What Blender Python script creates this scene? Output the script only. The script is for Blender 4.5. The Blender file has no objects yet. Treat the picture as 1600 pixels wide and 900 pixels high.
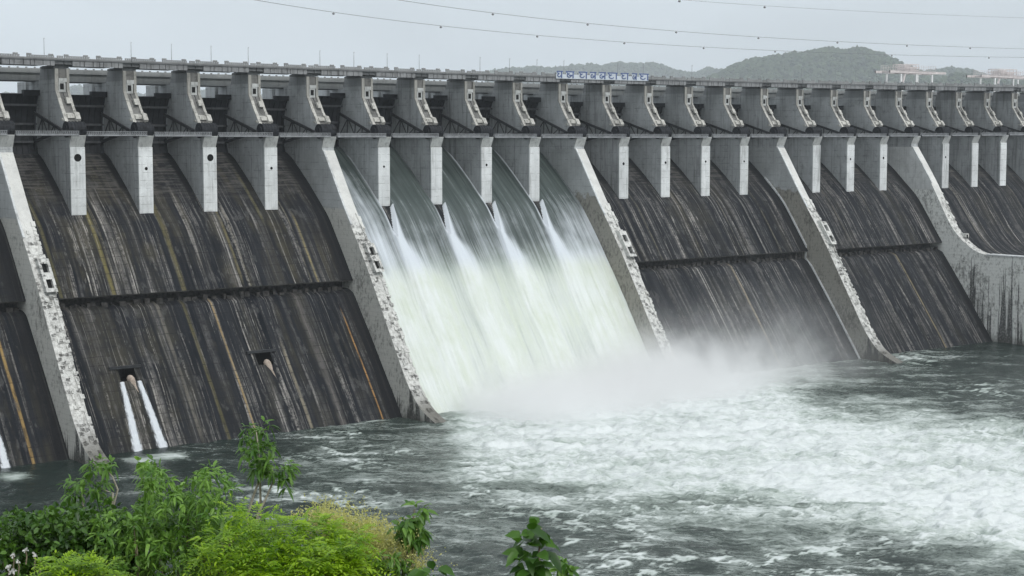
import bpy, bmesh, math, random
import numpy as np
from mathutils import Vector, Matrix, Euler
random.seed(7); RNG = np.random.default_rng(11)
R = math.radians
S = bpy.context.scene
COL = S.collection

# ------------------------------------------------------------------ constants of the place
F_PX, YAW, PITCH = 2600.6, 0.676, 0.0908          # lens in pixels of a 1600 px wide frame, heading, tilt down
CAM = np.array([-203.1, -499.92, 3.909])
FW = np.array([math.sin(YAW)*math.cos(PITCH), math.cos(YAW)*math.cos(PITCH), -math.sin(PITCH)])
RT = np.array([math.cos(YAW), -math.sin(YAW), 0.0])
UP = np.cross(RT, FW)
BAY, PW = 23.5, 4.86                               # pier pitch and pier thickness
ZW = -89.5                                         # tailwater level
WALLS = (0, 5, 10, 15, 19)                         # piers that carry on down as divide walls
N0, N1 = -2, 25

def ray(px, py): return FW + RT*(px-800)/F_PX - UP*(py-450)/F_PX
def on_plane(px, py, axis, v):
    d = ray(px, py); return CAM + d*((v-CAM[axis])/d[axis])
def at(px, py, dist):
    return CAM + ray(px, py)*dist
def wpt(px, py): return on_plane(px, py, 2, ZW)

# ------------------------------------------------------------------ object helpers
def mesh_obj(name, verts, faces, mat, parent=None, smooth=False, matidx=None, uv=None):
    me = bpy.data.meshes.new(name)
    me.from_pydata([tuple(v) for v in verts], [], faces)
    mats = mat if isinstance(mat, (list, tuple)) else [mat]
    for m in mats: me.materials.append(m)
    if matidx is not None: me.polygons.foreach_set('material_index', matidx)
    if smooth: me.polygons.foreach_set('use_smooth', [True]*len(me.polygons))
    if uv is not None:
        l = me.uv_layers.new(name='flow')
        idx = np.empty(len(me.loops), dtype=np.int32); me.loops.foreach_get('vertex_index', idx)
        l.data.foreach_set('uv', np.asarray(uv, dtype=np.float32)[idx].ravel())
    me.update()
    o = bpy.data.objects.new(name, me); COL.objects.link(o)
    if parent: o.parent = parent
    return o
def empty(name, loc=(0,0,0)):
    o = bpy.data.objects.new(name, None); COL.objects.link(o); o.location = loc; o.empty_display_size = .5
    return o
def tag(o, label, cat=None, group=None, kind=None):
    o['label'] = label
    if cat: o['category'] = cat
    if group: o['group'] = group
    if kind: o['kind'] = kind
    return o
def copy_tree(o, parent=None, loc=None):
    c = o.copy(); COL.objects.link(c); c.parent = parent
    if loc is not None: c.location = loc
    for ch in list(o.children): copy_tree(ch, c)
    return c

class MB:
    """collects pieces of one mesh"""
    def __init__(s): s.v=[]; s.f=[]; s.m=[]
    def add(s, vs, fs, mi=0):
        b=len(s.v); s.v += [tuple(map(float,p)) for p in vs]
        for f in fs: s.f.append(tuple(i+b for i in f)); s.m.append(mi)
        return s
    def box(s, x0,x1,y0,y1,z0,z1, mi=0):
        v=[(x0,y0,z0),(x1,y0,z0),(x1,y1,z0),(x0,y1,z0),(x0,y0,z1),(x1,y0,z1),(x1,y1,z1),(x0,y1,z1)]
        return s.add(v,[(0,3,2,1),(4,5,6,7),(0,1,5,4),(1,2,6,5),(2,3,7,6),(3,0,4,7)],mi)
    def prism(s, prof, x0, x1, mi=0, edge_mi=None):
        """closed (Y,Z) outline swept along X"""
        n=len(prof); v=[(x0,y,z) for y,z in prof]+[(x1,y,z) for y,z in prof]
        b=len(s.v); s.v += v
        s.f.append(tuple(b+i for i in range(n))); s.m.append(mi)
        s.f.append(tuple(b+n+i for i in reversed(range(n)))); s.m.append(mi)
        for i in range(n):
            j=(i+1)%n; s.f.append((b+i,b+n+i,b+n+j,b+j)); s.m.append(edge_mi[i] if edge_mi else mi)
        return s
    def tube(s, pts, r, k=6, mi=0):
        pts=[Vector(p) for p in pts]; rs=r if isinstance(r,(list,tuple)) else [r]*len(pts); b=len(s.v)
        for i,p in enumerate(pts):
            t=(pts[min(i+1,len(pts)-1)]-pts[max(i-1,0)]).normalized()
            a=t.cross(Vector((0,0,1)) if abs(t.z)<.9 else Vector((1,0,0))).normalized(); c=t.cross(a)
            for j in range(k):
                q=p+(a*math.cos(2*math.pi*j/k)+c*math.sin(2*math.pi*j/k))*rs[i]; s.v.append(tuple(q))
        for i in range(len(pts)-1):
            for j in range(k):
                s.f.append((b+i*k+j,b+i*k+(j+1)%k,b+(i+1)*k+(j+1)%k,b+(i+1)*k+j)); s.m.append(mi)
        s.f.append(tuple(b+j for j in reversed(range(k)))); s.m.append(mi)
        s.f.append(tuple(b+(len(pts)-1)*k+j for j in range(k))); s.m.append(mi)
        return s
    def bar(s, a, b_, w, h=None, mi=0):
        h=h or w; a=Vector(a); b_=Vector(b_); t=(b_-a).normalized()
        u=t.cross(Vector((0,0,1)) if abs(t.z)<.95 else Vector((0,1,0))).normalized(); c=u.cross(t)
        v=[]
        for p in (a,b_):
            for du,dc in((-1,-1),(1,-1),(1,1),(-1,1)): v.append(p+u*du*w/2+c*dc*h/2)
        return s.add(v,[(0,3,2,1),(4,5,6,7),(0,1,5,4),(1,2,6,5),(2,3,7,6),(3,0,4,7)],mi)
    def build(s, name, mat, parent=None, smooth=False):
        o=mesh_obj(name,s.v,s.f,mat,parent,smooth,s.m)
        bm=bmesh.new(); bm.from_mesh(o.data); bmesh.ops.recalc_face_normals(bm,faces=bm.faces); bm.to_mesh(o.data); bm.free()
        return o

# ------------------------------------------------------------------ numpy noise
def _h(ix,iy,iz,seed):
    n=(ix.astype(np.int64)*374761393+iy.astype(np.int64)*668265263+iz.astype(np.int64)*2147483647+seed*1274126177)&0xffffffff
    n=((n^(n>>13))*1274126177)&0xffffffff; n=n^(n>>16)
    return (n&0xffff)/65535.0
def vnoise(x,y,seed=0):
    ix=np.floor(x); iy=np.floor(y); fx=x-ix; fy=y-iy
    u=fx*fx*fx*(fx*(fx*6-15)+10); v=fy*fy*fy*(fy*(fy*6-15)+10); z=np.zeros_like(ix)
    a=_h(ix,iy,z,seed); b=_h(ix+1,iy,z,seed); c=_h(ix,iy+1,z,seed); d=_h(ix+1,iy+1,z,seed)
    return (a+(b-a)*u+(c-a)*v+(a-b-c+d)*u*v)*2-1
def fbm(x,y,o=4,seed=0,lac=2.03,g=.5):
    s=0;a=1;t=0
    for i in range(o):
        s=s+a*vnoise(x*lac**i+i*17.3,y*lac**i-i*9.1,seed+i*31); t+=a; a*=g
    return s/t
def sstep(a,b,x):
    t=np.clip((x-a)/(b-a),0,1); return t*t*(3-2*t)

# ------------------------------------------------------------------ node helpers
class NT:
    def __init__(s, name):
        s.mat=bpy.data.materials.new(name); s.mat.use_nodes=True; s.t=s.mat.node_tree; s.t.nodes.clear()
        s.out=s.t.nodes.new('ShaderNodeOutputMaterial')
    def n(s, typ, **kw):
        nd=s.t.nodes.new(typ)
        for k,v in kw.items():
            if k[0]=='i' and k[1:].isdigit(): s.put(nd,int(k[1:]),v)
            elif hasattr(nd,k) and k not in('Scale',): setattr(nd,k,v)
            else: s.put(nd,k,v)
        return nd
    def put(s, nd, key, v):
        if hasattr(v,'is_output'): s.t.links.new(v, nd.inputs[key])
        else: nd.inputs[key].default_value=v
    def math(s, op, a, b=0.5, c=None, clamp=False):
        nd=s.t.nodes.new('ShaderNodeMath'); nd.operation=op; nd.use_clamp=clamp
        s.put(nd,0,a); s.put(nd,1,b)
        if c is not None: s.put(nd,2,c)
        return nd.outputs[0]
    def mix(s, f, a, b, mode='MIX'):
        nd=s.t.nodes.new('ShaderNodeMix'); nd.data_type='RGBA'; nd.blend_type=mode
        s.put(nd,0,f); s.put(nd,6,col(a)); s.put(nd,7,col(b)); return nd.outputs[2]
    def ramp(s, x, stops, smooth=False):
        nd=s.t.nodes.new('ShaderNodeValToRGB'); s.put(nd,0,x); cr=nd.color_ramp
        if smooth: cr.interpolation='EASE'
        while len(cr.elements)<len(stops): cr.elements.new(.5)
        for e,(p,c) in zip(cr.elements,stops):
            e.position=p; e.color=(c,c,c,1) if not isinstance(c,tuple) else (*c,1)
        return nd.outputs[0]
    def step(s, x, a, b):
        nd=s.t.nodes.new('ShaderNodeMapRange'); nd.interpolation_type='SMOOTHSTEP'
        s.put(nd,0,x); s.put(nd,1,a); s.put(nd,2,b); s.put(nd,3,0.0); s.put(nd,4,1.0); return nd.outputs[0]
    def noise(s, vec, scale, detail=4, rough=.55, dist=0, sc=(1,1,1), off=(0,0,0), col_=False):
        if sc!=(1,1,1) or off!=(0,0,0):
            m=s.t.nodes.new('ShaderNodeMapping'); m.inputs[1].default_value=off; m.inputs[3].default_value=sc; s.put(m,0,vec); vec=m.outputs[0]
        nd=s.t.nodes.new('ShaderNodeTexNoise'); s.put(nd,'Vector',vec); nd.inputs['Scale'].default_value=scale
        nd.inputs['Detail'].default_value=detail; nd.inputs['Roughness'].default_value=rough; nd.inputs['Distortion'].default_value=dist
        return nd.outputs[1 if col_ else 0]
    def pos(s): return s.t.nodes.new('ShaderNodeNewGeometry').outputs['Position']
    def obj(s): return s.t.nodes.new('ShaderNodeTexCoord').outputs['Object']
    def uv(s): 
        nd=s.t.nodes.new('ShaderNodeUVMap'); nd.uv_map='flow'; return nd.outputs[0]
    def sep(s, v):
        nd=s.t.nodes.new('ShaderNodeSeparateXYZ'); s.put(nd,0,v); return nd.outputs
    def attr(s, name):
        nd=s.t.nodes.new('ShaderNodeAttribute'); nd.attribute_name=name; return nd.outputs
    def bump(s, h, strength=.5, dist=.1):
        nd=s.t.nodes.new('ShaderNodeBump'); nd.inputs['Strength'].default_value=strength; nd.inputs['Distance'].default_value=dist
        s.put(nd,'Height',h); return nd.outputs[0]
    def principled(s, color, rough=.8, normal=None, spec=.3, **kw):
        nd=s.t.nodes.new('ShaderNodeBsdfPrincipled'); s.put(nd,'Base Color',col(color)); s.put(nd,'Roughness',rough)
        s.put(nd,'Specular IOR Level',spec)
        if normal is not None: s.put(nd,'Normal',normal)
        for k,v in kw.items(): s.put(nd,k.replace('_',' '),v)
        return nd.outputs[0]
    def done(s, sh, vol=None):
        if sh is not None: s.t.links.new(sh,s.out.inputs[0])
        if vol is not None: s.t.links.new(vol,s.out.inputs[1])
        return s.mat
def col(c):
    if hasattr(c,'is_output') or not isinstance(c,(tuple,list)): 
        return c if hasattr(c,'is_output') else (c,c,c,1)
    return (*c,1) if len(c)==3 else c

# ------------------------------------------------------------------ materials
def concrete(name, base, line=3.0, linedark=.35, stain=.5, streak=.5, head=None, zsplit=None, tint=(1.12,1.07,.99), runs=0., cover=0., vj=False, zamp=1.5, vary=False):
    t=NT(name); p=t.pos(); x,y,z=t.sep(p)
    big=t.noise(p,.12,5,.6); fine=t.noise(p,1.6,5,.7)
    c=t.mix(t.ramp(big,[(.35,0.),(.7,1.)]), tuple(k*.82 for k in base), tuple(k*1.14 for k in base))
    c=t.mix(t.math('MULTIPLY',t.ramp(fine,[(.4,0.),(.75,1.)]),.25), c, tuple(k*.55 for k in base))
    # vertical run-off streaks
    st=t.noise(p,1.0,4,.65,sc=(1.1,1.1,.06)); stm=t.ramp(st,[(.5,0.),(.72,1.)])
    c=t.mix(t.math('MULTIPLY',stm,streak), c, tuple(k*.38 for k in base))
    # pour joints every `line` metres, uneven in strength
    fr=t.math('FRACT',t.math('DIVIDE',t.math('ADD',z,t.math('MULTIPLY',fine,.12)),line))
    ln=t.math('LESS_THAN',fr,.05); brk=t.ramp(t.noise(p,.35,3,.6),[(.42,0.),(.6,1.)])
    c=t.mix(t.math('MULTIPLY',t.math('MULTIPLY',ln,brk),linedark), c, tuple(k*.25 for k in base))
    if vj:
        m_=t.math('MULTIPLY',t.math('LESS_THAN',t.math('ABSOLUTE',t.math('SUBTRACT',y,9.2)),.13),t.math('LESS_THAN',z,3.6)); c=t.mix(t.math('MULTIPLY',m_,.6),c,tuple(k*.25 for k in base))
    # dark biological stains
    sm=t.ramp(t.noise(p,.35,6,.7,dist=.6),[(.52,0.),(.72,1.)])
    c=t.mix(t.math('MULTIPLY',sm,stain), c, (.055,.055,.05))
    if head is not None:
        hd=t.step(t.math('ADD',z,t.math('MULTIPLY',fine,.5)),head-.2,head+.3); c=t.mix(t.math('MULTIPLY',hd,.62),c,tuple(k*.42 for k in base))
    if zsplit is not None:
        old=t.math('SUBTRACT',1.0,t.step(t.math('ADD',z,t.math('MULTIPLY',t.noise(p,.3,5,.65),zamp)),zsplit-.3,zsplit+.6+zamp*.12))
        blot=t.ramp(t.math('ADD',t.math('MULTIPLY',t.noise(p,.9,6,.75,sc=(1,1,.55)),.7),t.math('MULTIPLY',t.noise(p,.09,3,.5,off=(5,2,9)),.3)),[(.53-cover,0.),(.64-cover,1.)])
        c2=t.mix(t.math('MULTIPLY',blot,.7), tuple(k*b for k,b in zip(base,tint)), (.06,.058,.052))
        br=t.t.nodes.new('ShaderNodeTexBrick'); cmb=t.t.nodes.new('ShaderNodeCombineXYZ'); t.put(cmb,0,y); t.put(cmb,1,z); t.put(br,'Vector',cmb.outputs[0])
        br.inputs['Scale'].default_value=.5; br.inputs['Mortar Size'].default_value=.03; br.inputs['Brick Width'].default_value=1.6; br.inputs['Row Height'].default_value=.75
        c2=t.mix(t.math('MULTIPLY',br.outputs['Fac'],.2), c2, (.05,.05,.045))
        if runs:
            c3=t.t.nodes.new('ShaderNodeCombineXYZ'); t.put(c3,0,y); t.put(c3,1,t.math('MULTIPLY',z,.02)); ny=t.noise(c3.outputs[0],.36,4,.75,off=(4,0,0),sc=(1,1,1.001))
            hgt=t.math('MULTIPLY',t.math('SUBTRACT',ny,.46),230.*runs); rn=t.math('SUBTRACT',1.0,t.step(t.math('SUBTRACT',t.math('SUBTRACT',z,ZW),hgt),-1.5,.5))
            rn=t.math('MULTIPLY',rn,t.ramp(t.noise(p,1.4,5,.75),[(.30,.35),(.52,1.)])); c2=t.mix(t.math('MULTIPLY',rn,.92),c2,(.032,.032,.032))
        c=t.mix(old,c,c2)
        # a band of damp dark growth just above the water
        wet=t.math('SUBTRACT',1.0,t.step(t.math('ADD',z,t.math('MULTIPLY',t.noise(p,.6,4,sc=(1,1,.15)),9.)),ZW+2.5,ZW+9))
        c=t.mix(t.math('MULTIPLY',wet,.8), c, (.05,.048,.04))
    if vary:
        rn=t.t.nodes.new('ShaderNodeObjectInfo').outputs['Random']; c=t.mix(t.math('MULTIPLY',rn,.30),c,tuple(k*.42 for k in base))
        wv_=t.noise(p,.5,5,.7,sc=(1,1,.10),off=(0,7,3)); c=t.mix(t.math('MULTIPLY',t.ramp(t.math('ADD',wv_,t.math('MULTIPLY',t.math('SUBTRACT',rn,.5),.12)),[(.55,0.),(.68,1.)]),.5),c,(.085,.085,.080))
    b=t.bump(t.math('ADD',fine,t.math('MULTIPLY',big,.6)),.35,.25)
    return t.done(t.principled(c,.85,b,.25))

def rough_face():
    """weathered downstream edge of the divide walls: pale lumps, dark missing blocks"""
    t=NT('weathered_concrete_edge'); p=t.pos(); x,y,z=t.sep(p)
    w1=t.noise(p,.7,3,.6); w2=t.noise(p,.55,3,.6,off=(9,3,1)); cmb=t.t.nodes.new('ShaderNodeCombineXYZ'); t.put(cmb,0,t.math('ADD',x,t.math('MULTIPLY',w1,1.6))); t.put(cmb,1,t.math('ADD',t.math('MULTIPLY',z,1.15),t.math('MULTIPLY',w2,1.5)))
    br=t.t.nodes.new('ShaderNodeTexBrick'); t.put(br,'Vector',cmb.outputs[0]); br.inputs['Scale'].default_value=1.0
    br.inputs['Mortar Size'].default_value=.16; br.inputs['Brick Width'].default_value=1.5; br.inputs['Row Height'].default_value=1.3; br.inputs['Mortar Smooth'].default_value=.4
    br.inputs['Color1'].default_value=(0,0,0,1); br.inputs['Color2'].default_value=(1,1,1,1); br.inputs['Mortar'].default_value=(.2,.2,.2,1); br.inputs['Bias'].default_value=-.1
    nz=t.noise(p,.9,6,.75); nb=t.noise(p,.16,4,.6)
    holes=t.math('MULTIPLY',t.ramp(br.outputs['Color'],[(.45,0.),(.75,1.)]),t.ramp(nz,[(.38,0.),(.60,1.)]))
    lower=t.math('SUBTRACT',1.0,t.step(t.math('ADD',z,t.math('MULTIPLY',nb,8.)),-28.,-17.))
    holes=t.math('MULTIPLY',holes,lower)
    blot=t.math('MULTIPLY',t.ramp(nz,[(.44,0.),(.66,1.)]),t.math('ADD',.12,t.math('MULTIPLY',lower,.6)))
    c=t.mix(t.ramp(nb,[(.35,0.),(.65,1.)]),(.54,.54,.52),(.66,.66,.63))
    c=t.mix(blot,c,(.17,.165,.15))
    c=t.mix(t.math('MULTIPLY',holes,.85),c,(.075,.073,.068))
    wet=t.math('SUBTRACT',1.0,t.step(t.math('ADD',z,t.math('MULTIPLY',nz,6.)),ZW+5,ZW+14))
    c=t.mix(t.math('MULTIPLY',wet,.8),c,(.075,.07,.055))
    h=t.math('SUBTRACT',t.math('MULTIPLY',nz,.8),holes)
    return t.done(t.principled(c,.9,t.bump(h,.9,.6),.2))

def spillway_mat(name, upper, ochres=()):
    t=NT(name); uv=t.uv(); u,v,_=t.sep(uv); p=t.pos()
    wob=t.math('MULTIPLY',t.math('SUBTRACT',t.noise(p,.035,1),.5),1.6)
    cmb=t.t.nodes.new('ShaderNodeCombineXYZ'); t.put(cmb,0,t.math('ADD',u,wob)); t.put(cmb,1,v); q=cmb.outputs[0]
    iso=t.noise(p,.9,6,.75); big=t.noise(p,.07,4,.6); med=t.noise(p,.28,6,.75,off=(3,8,1))
    base=t.noise(q,.30,5,.65,sc=(1,.07,1))
    c=t.mix(t.ramp(base,[(.36,0.),(.62,1.)]),(.003,.0046,.0078),(.016,.018,.022))
    # broad olive-brown growth bands
    ol=t.ramp(t.noise(q,.20,4,.6,sc=(1,.035,1),off=(31,7,0)),[(.47,0.),(.60,1.)])
    pat=t.ramp(big,[(.40,0.),(.60,1.)])
    c=t.mix(t.math('MULTIPLY',t.math('MULTIPLY',ol,pat),t.math('SUBTRACT',.8,t.math('MULTIPLY',t.step(u,150.,300.),.45))),c,(.055,.049,.033) if upper else (.040,.037,.027))
    hi=t.math('SUBTRACT',1.0,t.step(t.math('ADD',v,t.math('MULTIPLY',big,14.)),34.,46.)) if upper else None
    clus=t.ramp(t.noise(q,.075,4,.65,sc=(1,.10,1),off=(41,3,0)),[(.40,.18),(.56,1.)])
    if upper: clus=t.math('MULTIPLY',clus,t.math('SUBTRACT',1.0,t.math('MULTIPLY',hi,.6)))
    # soft grey bands, metres wide
    gb=t.ramp(t.noise(q,.26,4,.6,sc=(1,.022,1),off=(11,3,0)),[(.52,0.),(.62,1.)])
    c=t.mix(t.math('MULTIPLY',t.math('MULTIPLY',t.math('MULTIPLY',gb,clus),t.ramp(med,[(.34,0.),(.60,1.)])),.8),c,(.145,.139,.133))
    # chalky lime streaks: medium broken, thin bright
    s1=t.ramp(t.noise(q,.62,5,.68,sc=(1,.020,1),off=(3,11,0)),[(.545,0.),(.62,1.)])
    brk=t.ramp(t.math('ADD',t.math('MULTIPLY',t.noise(q,.5,6,.75,sc=(1,.10,1),off=(2,6,1)),.6),t.math('MULTIPLY',iso,.4)),[(.44,0.),(.56,1.)])
    c=t.mix(t.math('MULTIPLY',t.math('MULTIPLY',t.math('MULTIPLY',s1,clus),brk),.95),c,(.34,.32,.295))
    s2=t.ramp(t.noise(q,1.7,4,.6,sc=(1,.012,1),off=(13,5,0)),[(.60,0.),(.66,1.)])
    brk2=t.ramp(t.noise(q,.5,6,.75,sc=(1,.22,1),off=(5,0,2)),[(.47,0.),(.58,1.)])
    c=t.mix(t.math('MULTIPLY',t.math('MULTIPLY',t.math('MULTIPLY',s2,clus),brk2),.95),c,(.44,.42,.39))
    s3=t.ramp(t.noise(q,.95,3,.55,sc=(1,.006,1),off=(7,2,3)),[(.62,0.),(.67,1.)]); b3=t.ramp(t.noise(q,.35,5,.7,sc=(1,.12,1),off=(1,4,2)),[(.40,0.),(.56,1.)])
    c=t.mix(t.math('MULTIPLY',t.math('MULTIPLY',s3,b3),t.math('SUBTRACT',.85,t.math('MULTIPLY',hi,.6)) if upper else .85),c,(.29,.277,.258))
    # dark wet runs over everything
    dk=t.ramp(t.noise(q,.55,4,.6,sc=(1,.015,1),off=(23,1,0)),[(.54,0.),(.64,1.)])
    c=t.mix(t.math('MULTIPLY',dk,.75),c,(.010,.011,.013))
    hi=t.math('SUBTRACT',1.0,t.step(t.math('ADD',v,t.math('MULTIPLY',big,14.)),34.,46.)) if upper else None
    um=t.math('MODULO',t.math('ADD',u,BAY*4),BAY)
    if upper:
        # lift joints and horizontal blotches on the upper glacis
        h1=t.ramp(t.noise(q,.5,6,.72,sc=(.22,1.1,1),off=(0,3,0)),[(.42,0.),(.60,1.)])
        c=t.mix(t.math('MULTIPLY',t.math('MULTIPLY',h1,hi),.8),c,(.105,.100,.093))
        fr=t.math('FRACT',t.math('DIVIDE',t.math('ADD',v,t.math('MULTIPLY',iso,.5)),1.5)); ln=t.math('LESS_THAN',fr,.24)
        lb=t.ramp(t.noise(q,.5,5,.65,sc=(.3,1,1),off=(9,0,0)),[(.42,0.),(.52,1.)])
        c=t.mix(t.math('MULTIPLY',t.math('MULTIPLY',ln,lb),t.math('MULTIPLY',hi,.85)),c,(.011,.011,.012))
        w=t.ramp(t.noise(q,.9,5,.8,sc=(.5,1.6,1),off=(2,8,0)),[(.66,0.),(.70,1.)])
        c=t.mix(t.math('MULTIPLY',t.math('MULTIPLY',w,hi),.9),c,(.42,.42,.40))
        # a pale run along the right side of every pier
        d=t.math('ABSOLUTE',t.math('SUBTRACT',um,t.math('ADD',2.0,t.math('MULTIPLY',wob,.2))))
        c=t.mix(t.math('MULTIPLY',t.math('MULTIPLY',t.math('SUBTRACT',1.0,t.step(d,.15,.5)),brk),.7),c,(.15,.135,.10))
    for (u0,w0,v0,v1,k) in ochres:
        d=t.math('ABSOLUTE',t.math('SUBTRACT',t.math('ADD',u,t.math('MULTIPLY',wob,.3)),u0))
        m=t.math('MULTIPLY',t.math('SUBTRACT',1.0,t.step(d,w0*.25,w0)),t.math('MULTIPLY',t.step(v,v0,v0+9),t.math('SUBTRACT',1.0,t.step(v,v1-8,v1))))
        m=t.math('MULTIPLY',m,t.ramp(t.noise(q,.8,5,.75,sc=(1,.25,1)),[(.30,.15),(.56,1.)]))
        c=t.mix(t.math('MULTIPLY',m,.8),c,k)
    ll=t.math('LESS_THAN',t.math('FRACT',t.math('DIVIDE',t.math('ADD',v,t.math('MULTIPLY',iso,.5)),3.05)),.09); c=t.mix(t.math('MULTIPLY',t.math('MULTIPLY',ll,t.ramp(med,[(.42,0.),(.55,1.)])),.6),c,(.008,.008,.009))
    pa_=t.math('MULTIPLY',t.ramp(t.noise(q,.35,3,.5,sc=(1,.35,1),off=(17,9,0)),[(.60,0.),(.64,1.)]),t.ramp(iso,[(.36,.2),(.6,1.)])); c=t.mix(t.math('MULTIPLY',pa_,.5),c,(.10,.098,.096))
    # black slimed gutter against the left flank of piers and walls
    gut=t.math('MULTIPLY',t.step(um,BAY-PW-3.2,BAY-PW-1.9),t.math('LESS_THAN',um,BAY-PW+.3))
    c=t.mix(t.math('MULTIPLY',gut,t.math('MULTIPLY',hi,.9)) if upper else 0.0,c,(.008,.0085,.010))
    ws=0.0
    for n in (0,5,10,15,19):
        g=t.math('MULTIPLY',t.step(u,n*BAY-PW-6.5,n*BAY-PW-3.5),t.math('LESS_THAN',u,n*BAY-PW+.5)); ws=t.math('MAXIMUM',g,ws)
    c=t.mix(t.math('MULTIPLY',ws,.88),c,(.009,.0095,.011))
    b=t.bump(t.math('ADD',t.math('MULTIPLY',iso,1.2),t.math('MULTIPLY',base,1.2)),.6,.3)
    return t.done(t.principled(c,.72,b,.10))

M={}
M['pier']=concrete('pier_concrete',(.47,.488,.494),2.6,.8,.40,.55,head=22.3,vj=True,vary=True)
M['blade']=concrete('pale_lit_blade_concrete',(.68,.70,.70),2.6,.8,.22,.40,vary=True)  # paler concrete, with the frontal light on the blades painted into its colour
M['cap']=concrete('cap_concrete',(.44,.45,.44),5.,.3,.5,.6)
M['mott']=concrete('mottled_front_concrete',(.52,.51,.47),3.,.5,.95,.8,head=16.5,vary=True)
M['mottd']=concrete('stained_front_concrete',(.17,.168,.16),3.,.5,1.,.9)
M['wall']=concrete('divide_wall_concrete',(.45,.465,.465),2.6,.7,.12,.25,zsplit=-20.5,runs=.3,cover=.015)
M['wallpale']=concrete('training_wall_concrete',(.62,.63,.62),2.6,.35,.25,.45,zsplit=-20.5,tint=(1.08,1.07,1.04),runs=1.,cover=.045)
M['wallbrown']=concrete('brown_stained_wall_concrete',(.41,.425,.425),2.6,.7,.12,.25,zsplit=-13.,tint=(.66,.61,.53),runs=.25,cover=.05,zamp=14.)
M['fascia']=concrete('fascia_concrete',(.24,.245,.25),9.,.2,.45,.7)
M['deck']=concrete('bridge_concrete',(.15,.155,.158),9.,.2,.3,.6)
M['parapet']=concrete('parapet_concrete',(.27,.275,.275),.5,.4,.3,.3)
M['girder']=concrete('girder_concrete',(.33,.345,.345),9.,.2,.2,.3)
M['edge']=rough_face()
OCH=(.34,.22,.075); YEL=(.22,.19,.06)
def xof(px,py):   # place of a streak along the dam, read on the lower glacis
    d=ray(px,py); k=(47.4-18.5)/(89.2-48.)
    # plane y = -18.5 + k*(z+48)
    A=CAM[1]+18.5-k*(CAM[2]+48.); B=d[1]-k*d[2]; return (CAM-d*(A/B))[0]
M['upper']=spillway_mat('upper_glacis',True,[(23.8,1.0,30,80,(.17,.145,.055)),(6.5,.9,30,80,(.10,.09,.045)),(48.,1.2,26,80,(.12,.105,.05)),(70.,.7,34,72,(.15,.13,.07)),(98.5,.6,40,80,(.24,.20,.10)),(86,.9,18,50,(.12,.11,.06))])
M['lower']=spillway_mat('lower_glacis',False,[(xof(375,600),.5,0,90,(.30,.21,.09)),(xof(578,600),.42,12,120,(.40,.23,.08)),(xof(35,660),.7,10,120,(.36,.24,.09)),
   (xof(470,620),.8,22,120,(.26,.23,.17)),(xof(262,520),.9,0,60,(.14,.13,.11)),(xof(330,600),.9,0,90,(.085,.075,.035)),(xof(500,560),1.8,0,120,(.095,.088,.082)),(xof(1195,520),.8,0,120,(.26,.22,.16)),(xof(1130,500),.6,0,70,(.3,.29,.27)),(xof(1440,470),.7,0,90,(.24,.2,.12))])

def simple(name, c, rough=.5, metal=0., spec=.4, var=.35, sc=1.):
    t=NT(name); p=t.pos(); n=t.noise(p,sc,5,.65)
    cc=t.mix(t.ramp(n,[(.35,0.),(.7,1.)]),tuple(k*(1-var) for k in c),tuple(k*(1+var) for k in c))
    return t.done(t.principled(cc,rough,t.bump(n,.2,.05),spec,Metallic=metal))
M['gate']=simple('gate_steel',(.014,.0155,.019),.6,0,.2,.5,.35)
M['steel']=simple('dark_steel',(.028,.030,.033),.55,0,.3,.4,.7)
M['gird']=simple('gate_girder_steel',(.055,.058,.063),.55,0,.3,.4,.7)
M['walkway']=simple('walkway_steel',(.24,.25,.26),.5,0,.4,.3,.5)
M['grate']=simple('walkway_mesh',(.085,.087,.09),.6,0,.3,.3,.5)
M['hole']=simple('drain_shadow',(.012,.012,.012),.9,0,.1,.2)
M['rust']=simple('mineral_deposit',(.36,.30,.25),.85,0,.2,.35,.9)
M['pole']=simple('galvanised_pole',(.25,.26,.27),.5,0,.4,.1)
M['crane']=simple('crane_paint',(.62,.57,.56),.5,0,.4,.15,.3)
M['cranew']=simple('crane_white_paint',(.75,.75,.74),.5,0,.4,.1,.3)
M['cable']=simple('cable_aluminium',(.20,.205,.21),.5,0,.4,.1)
M['signw']=simple('sign_white',(.50,.54,.58),.5,0,.4,.05,.3)
M['signb']=simple('sign_blue',(.06,.10,.24),.5,0,.4,.1,.3)
M['bark']=simple('twig_bark',(.20,.17,.12),.85,0,.2,.4,20)
M['greybark']=simple('pale_stem_bark',(.36,.33,.27),.85,0,.2,.3,20)
M['rock']=simple('pale_rock',(.42,.40,.36),.9,0,.2,.3,2)

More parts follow.
